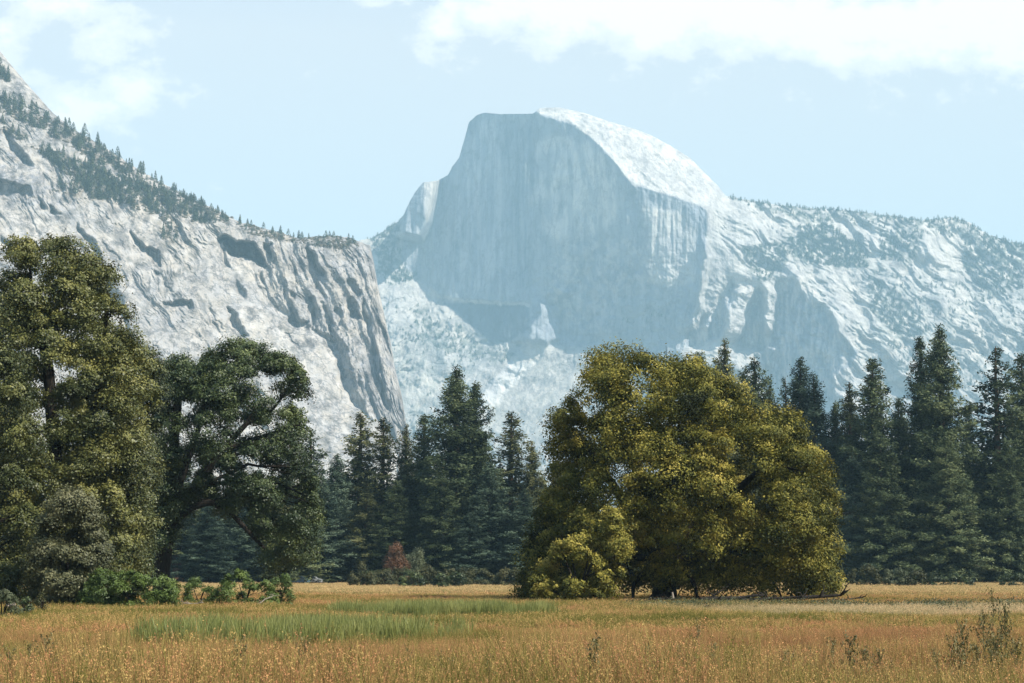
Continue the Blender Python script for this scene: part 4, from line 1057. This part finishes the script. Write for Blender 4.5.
M_WEED = leaf_mat('weed_leaf', [(.07, .07, .025), (.13, .115, .04), (.22, .17, .07)], .2, .6, 1.5)

def tuft(seed, n, spread, h, wdt, heads, lean=.28):
    rs = np.random.RandomState(seed); V = []; Fq = []; T = []
    q = Q()
    for i in range(n):
        x, y = rs.normal(0, spread, 2); hh = h*rs.uniform(.45, 1.1); a = rs.rand()*6.28; l = abs(rs.normal(0, lean))*hh
        b = rs.rand()*3.14; wx, wy = math.cos(b)*wdt/2, math.sin(b)*wdt/2
        tip = np.array([x+math.cos(a)*l, y+math.sin(a)*l, hh]); mid = np.array([x+math.cos(a)*l*.35, y+math.sin(a)*l*.35, hh*.55])
        r0 = np.array([x, y, 0.])
        wv = np.array([wx, wy, 0])
        if rs.rand() < heads:    # stem with a loose seed head
            q.add([r0-wv*.5, r0+wv*.5, mid+wv*.35, mid-wv*.35, tip+wv*.3, tip-wv*.3], [[0, 1, 2, 3], [3, 2, 4, 5]], [0, 0, .4, .4, .8, .8])
            m = 7; s = rs.rand(m)
            C = tip-(tip-mid)*(s[:, None]*.7)+rs.normal(0, wdt*1.4, (m, 3)); q.leaves(C, rs.normal(0, 1, (m, 3)), wdt*1.15*rs.uniform(.7, 1.3, m), .85+.15*rs.rand(m), rs, .5)
        else:
            q.add([r0-wv, r0+wv, mid+wv*.8, mid-wv*.8, tip+wv*.12, tip-wv*.12], [[0, 1, 2, 3], [3, 2, 4, 5]], [0, 0, .35, .35, .65, .65])
    return q
def tufts(name, specs, mat):
    return [loose(name, tuft(*s).mesh(name, mat)) for s in specs]
rs = np.random.RandomState(77)
def field(n, y0, y1, margin=14, p=1.0):
    # uniform over the visible trapezoid
    y = (rs.rand(n*2)*(y1**2-y0**2)+y0**2)**.5
    x = rs.uniform(-1, 1, n*2)*(y*.2626+margin)
    return x[:n], y[:n]
T1 = tufts('grass_tuft', [(501, 46, .20, .95, .012, .35), (502, 46, .22, .85, .012, .5), (503, 40, .2, 1.1, .011, .6), (504, 50, .24, .75, .013, .2), (505, 36, .25, 1.0, .012, .45)], G_DRY)
T2 = tufts('grass_tuft', [(511, 50, .42, .42, .022, .35), (512, 50, .46, .38, .022, .45), (513, 50, .45, .5, .02, .5)], G_DRY)
T3 = tufts('grass_tuft', [(521, 42, 1.0, .42, .06, .3), (522, 42, 1.1, .38, .065, .4)], G_DRY)
def hsc(x, y): return .78+.5*fbm(x/5, y/7, 3, 401)
def avoid(x, y):   # the reeds have their own patches
    r1 = ((x+6.2)/4.6)**2+((y-58)/8)**2 < 1
    r2 = ((x+2.8)/5.6)**2+((y-92)/6)**2 < 1
    return r1 | r2
x, y = field(26000, 16, 60); k = ~(avoid(x, y) & (rs.rand(len(x)) < .8)); x, y = x[k], y[k]
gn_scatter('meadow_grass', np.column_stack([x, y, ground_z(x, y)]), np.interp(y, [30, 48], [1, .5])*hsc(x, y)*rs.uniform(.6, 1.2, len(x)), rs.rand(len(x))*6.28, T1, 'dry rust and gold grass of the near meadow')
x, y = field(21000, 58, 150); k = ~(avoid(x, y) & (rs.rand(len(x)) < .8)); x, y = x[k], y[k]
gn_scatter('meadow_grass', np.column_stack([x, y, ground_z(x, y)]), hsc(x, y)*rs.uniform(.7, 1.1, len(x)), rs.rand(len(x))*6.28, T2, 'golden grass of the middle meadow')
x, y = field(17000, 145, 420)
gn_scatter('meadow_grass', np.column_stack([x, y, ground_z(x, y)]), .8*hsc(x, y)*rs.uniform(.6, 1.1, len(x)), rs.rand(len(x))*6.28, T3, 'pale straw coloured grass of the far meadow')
# green reeds: two patches left of the centre
TR = tufts('reed_tuft', [(531, 30, .22, 1.05, .034, 0, .22), (532, 30, .25, 1.2, .034, 0, .18), (533, 26, .22, .95, .036, 0, .25)], G_REED)
def ell(n, cx, cy, rx, ry):
    a = rs.rand(n)*6.28; r = np.sqrt(rs.rand(n)); x = cx+rx*r*np.cos(a); y = cy+ry*r*np.sin(a)
    k = fbm(x/1.6, y/4, 3, 411) > .55*r**3-.20; return x[k], y[k]
x, y = ell(2000, -6.2, 58, 4.8, 8)
gn_scatter('reeds', np.column_stack([x, y, ground_z(x, y)]), rs.uniform(.4, .8, len(x)), rs.rand(len(x))*6.28, TR, 'green reed patch in the left of the near meadow')
x, y = ell(2200, -2.8, 92, 5.8, 6)
gn_scatter('reeds', np.column_stack([x, y, ground_z(x, y)]), rs.uniform(.42, .75, len(x)), rs.rand(len(x))*6.28, TR, 'long low green reed strip before the yellow oak')
# green forbs under and right of the yellow oak
TF = []
for s in (541, 542):
    r_ = np.random.RandomState(s); q = Q(); C = r_.normal(0, 1, (160, 3))*[.45, .45, .16]; C[:, 2] = np.abs(C[:, 2])+.08
    q.leaves(C, r_.normal(0, .6, (160, 3))+[0, 0, .7], .045, r_.rand(160), r_, .6); TF.append(loose('forb', q.mesh('forb', LOWG if s == 541 else PALE)))
n = 620; x = rs.uniform(7, 30, n); y = rs.normal(112, 4.5, n)+.1*(x-7); k = fbm(x/3, y/4, 2, 421) > -.12; x, y = x[k], y[k]
gn_scatter('ground_cover', np.column_stack([x, y, ground_z(x, y)]), rs.uniform(.6, 1.2, len(x)), rs.rand(len(x))*6.28, TF, 'low green plants in front of the yellow oak')

# tall weeds: single plants standing above the grass
def weed_mesh(seed, h, branches=9, leafy=1.):
    rs = np.random.RandomState(seed); st = Q(); lf = Q()
    pts = np.column_stack([rs.normal(0, .02, 6).cumsum(), rs.normal(0, .02, 6).cumsum(), np.linspace(-.05, h, 6)]); st.tube(pts, np.linspace(.012, .004, 6), 5)
    for i in range(branches):
        z = h*(.3+.65*i/branches); a = rs.rand()*6.28; l = h*.22*(1.15-z/h)+.05
        b0 = np.array([np.interp(z, pts[:, 2], pts[:, 0]), np.interp(z, pts[:, 2], pts[:, 1]), z]); e = b0+np.array([math.cos(a)*l, math.sin(a)*l, l*1.5])
        st.tube(np.array([b0, (b0+e)/2+[0, 0, -.02], e]), [.006, .005, .003], 4)
        n = int(16*leafy); s = rs.rand(n)[:, None]; C = b0*(1-s)+e*s+rs.normal(0, .025, (n, 3))
        lf.leaves(C, rs.normal(0, 1, (n, 3)), .028*rs.uniform(.6, 1.4, n), rs.rand(n), rs, .5)
    n = int(30*leafy); C = np.column_stack([rs.normal(0, .03, n), rs.normal(0, .03, n), rs.uniform(.55*h, h*1.02, n)])+[pts[-1, 0]*.8, pts[-1, 1]*.8, 0]
    lf.leaves(C, rs.normal(0, 1, (n, 3)), .026, rs.rand(n), rs, .5)
    return st.mesh('stem', M_WEED, True), lf.mesh('leaves', M_WEED)
WEEDS = [weed_mesh(601, 1.5), weed_mesh(602, 1.2, 12, 1.3), weed_mesh(603, 1.0, 10, 1.6)]
def weed(px, top, d, proto, label, group=None):
    p = P(px, top, d); h = float(p[2]); H0 = (1.5, 1.2, 1.0)[proto]
    gz = float(ground_z(p[0], d)); e = empty('weed', (float(p[0]), d, gz), px*.7); k = (h-gz)/H0; e.scale = (min(k, 1)*.8, min(k, 1)*.8, k)
    add('stem', WEEDS[proto][0], e); add('leaves', WEEDS[proto][1], e); tag(e, label, 'weed', group)
weed(992, 588, 36, 0, 'tallest seeding weed rising at the right end of the meadow')
weed(984, 612, 37, 1, 'shorter weed leaning beside the tallest weed on the right')
weed(963, 622, 35, 2, 'thin brown weed left of the tallest weed')
weed(1002, 628, 34, 1, 'bushy weed at the foot of the tallest weed')
weed(1016, 640, 33, 2, 'dark weed at the right bottom corner')
weed(697, 618, 36, 0, 'slim weed standing in the grass below the yellow oak')
weed(30, 642, 30, 1, 'dark branching weed in the bottom left corner')
weed(48, 636, 31, 2, 'second dark weed right of the one in the bottom left corner')
weed(8, 650, 29, 2, 'low dark weed touching the left edge')
weed(1004, 604, 40, 2, 'small weed top just right of the tallest weed')
rw_ = np.random.RandomState(8)
for i in range(46):
    px = rw_.uniform(-5, 1029) if i > 22 else rw_.uniform(640, 1000)
    weed(px, rw_.uniform(636, 664), rw_.uniform(27, 36), int(rw_.randint(0, 3)), 'brown green weed standing among the near dry grass', 'weeds among the near grass')

# fallen wood under the oak, a boulder, and the cars on the far road
def branch(px, py, d, L, ang, r, label, seed, tilt=.2, mat=None):
    rs = np.random.RandomState(seed); p = P(px, py, d); q = Q()
    t = np.linspace(0, 1, 8)[:, None]; dv = np.array([math.cos(ang), math.sin(ang), tilt])
    pts = t*L*dv+rs.normal(0, .06, (8, 3)).cumsum(0)*.6; pts[:, 2] += r*.6
    q.tube(pts, np.linspace(r, r*.35, 8), 7)
    for k in range(6):
        i = rs.randint(2, 8); e = pts[i]+np.array([rs.normal(0, .5), rs.normal(0, .5), rs.uniform(.1, .9)])*L*.22
        q.tube(np.array([pts[i], (pts[i]+e)/2+rs.normal(0, .05, 3), e]), [r*.4, r*.25, r*.1], 5)
    o = add('fallen_branch', q.mesh('fallen_branch', mat or M_OBARK, True), None, (float(p[0]), d, float(ground_z(p[0], d))+.12))
    tag(o, label, 'branch')
branch(700, 602, 124, 4.2, .15, .20, 'dark forked log lying left of centre under the yellow oak', 701, .12)
branch(742, 601, 124, 3.8, -.1, .18, 'dark fallen bough in the middle under the yellow oak', 702, .08)
branch(770, 601, 125, 4.5, .05, .2, 'longest fallen bough under the right side of the yellow oak', 703, .05)
branch(704, 601, 127, 2.0, .4, .08, 'thin broken limb rising at an angle from the ground under the oak', 704, .5)
branch(640, 604, 124, 2.6, .1, .14, 'short log beside the trunk foot of the yellow oak', 705, .05)
branch(812, 600, 126, 3.4, .1, .12, 'thin fallen bough at the right end under the yellow oak', 706, .1)
branch(172, 602, 108, 1.8, .1, .06, 'pale dead stick beside the largest green bush', 707, .1, M_TWIG)
branch(255, 606, 110, 1.2, .6, .05, 'pale broken twig below the medium green bush', 708, .5, M_TWIG)
q = Q(); q.tube([[0, 0, -.2], [.08, 0, .3], [.02, .03, .75]], [.13, .10, .06], 7)
p = P(672, 603, 127); o = add('dead_stump', q.mesh('dead_stump', M_TWIG, True), None, (float(p[0]), 127, float(ground_z(p[0], 127)))); tag(o, 'pale bleached stump standing right of the oak trunk', 'stump')
M_BOULD = plain_mat('pale_boulder', (.3, .24, .21), .9)
def boulder(px, py, d, r, label, seed):
    bm = bpy.data.meshes.new('boulder'); import bmesh as B
    b = B.new(); B.ops.create_icosphere(b, subdivisions=3, radius=r)
    for v_ in b.verts:
        c = np.array(v_.co); k = 1+.35*float(pn(c[0]*1.8/r+seed, c[1]*1.8/r+c[2]*1.3/r))+.12*float(pn(c[0]*5/r, c[2]*5/r+seed)); v_.co = v_.co*k; v_.co.z *= .72
    b.to_mesh(bm); b.free(); bm.materials.append(M_BOULD)
    p = P(px, py, d); o = add('boulder', bm, None, (float(p[0]), d, float(p[2]))); tag(o, label, 'boulder')
boulder(11, 606, 98, .3, 'pale pinkish boulder at the foot of the left trees', 3)
boulder(2, 590, 150, .9, 'larger pinkish boulder behind the left edge trees', 5)

def car(px, d, label, body_c, rz):
    p = P(px, 577, d); e = empty('parked_car', (float(p[0]), d, 0.02), rz)
    prof = [(-2.2, .35), (-2.25, .75), (-2.1, .95), (-1.35, 1.02), (-.75, 1.42), (.7, 1.46), (1.35, 1.02), (2.05, .88), (2.2, .6), (2.15, .32)]
    q = Q(); n = len(prof)
    for sgn in (-1, 1): pass
    V = []
    for yv in (-.85, -.78, .78, .85):
        sh_ = 0 if abs(yv) < .8 else 1
        for x_, z_ in prof: V.append((x_*(1-.01*sh_), yv, z_*(1-.03*sh_) if z_ > .9 else z_))
    Fq = []
    for r_ in range(3):
        for i in range(n):
            j = (i+1) % n; Fq.append([r_*n+i, r_*n+j, (r_+1)*n+j, (r_+1)*n+i])
    q.add(V, Fq)
    for r_ in (0, 3):
        for i in range(1, n//2): q.add([V[r_*n+i-1], V[r_*n+i], V[r_*n+n-1-i], V[r_*n+n-i]], [[0, 1, 2, 3]])
    add('body', q.mesh('body', plain_mat('car_paint', body_c, .3, .1, .03), False), e)
    gl = plain_mat('car_glass', (.03, .04, .05), .1)
    for sgn in (-1, 1):
        q = Q(); y_ = .862*sgn; q.add([(-1.15, y_, 1.02), (1.15, y_, 1.02), (.62, y_*.985, 1.37), (-.68, y_*.985, 1.35)], [[0, 1, 2, 3]]); q.add([(-1.15, y_*.95, 1.02), (1.15, y_*.95, 1.02), (.62, y_*.95, 1.37), (-.68, y_*.95, 1.35)], [[0, 1, 2, 3]]); add('window', q.mesh('window', gl), e)
    ty = plain_mat('tyre', (.02, .02, .02), .9); ri = plain_mat('wheel_rim', (.5, .5, .52), .35, .8)
    for x_ in (-1.4, 1.35):
        for sgn in (-1, 1):
            q = Q(); q.tube([[x_, .70*sgn, .32], [x_, .72*sgn, .32], [x_, .88*sgn, .32], [x_, .885*sgn, .32]], [.02, .33, .33, .24], 18); w_ = add('wheel', q.mesh('wheel', ty, True), e)
            q = Q(); q.tube([[x_, .86*sgn, .32], [x_, .90*sgn, .32], [x_, .905*sgn, .32]], [.2, .2, .02], 12); add('rim', q.mesh('rim', ri, True), w_)
    tag(e, label, 'car')
car(298, 356, 'blue car parked under the conifers at the far left meadow edge', (.07, .15, .25), R(6))
car(311, 360, 'white car parked behind the blue one, half hidden by a conifer', (.4, .42, .45), R(-4))
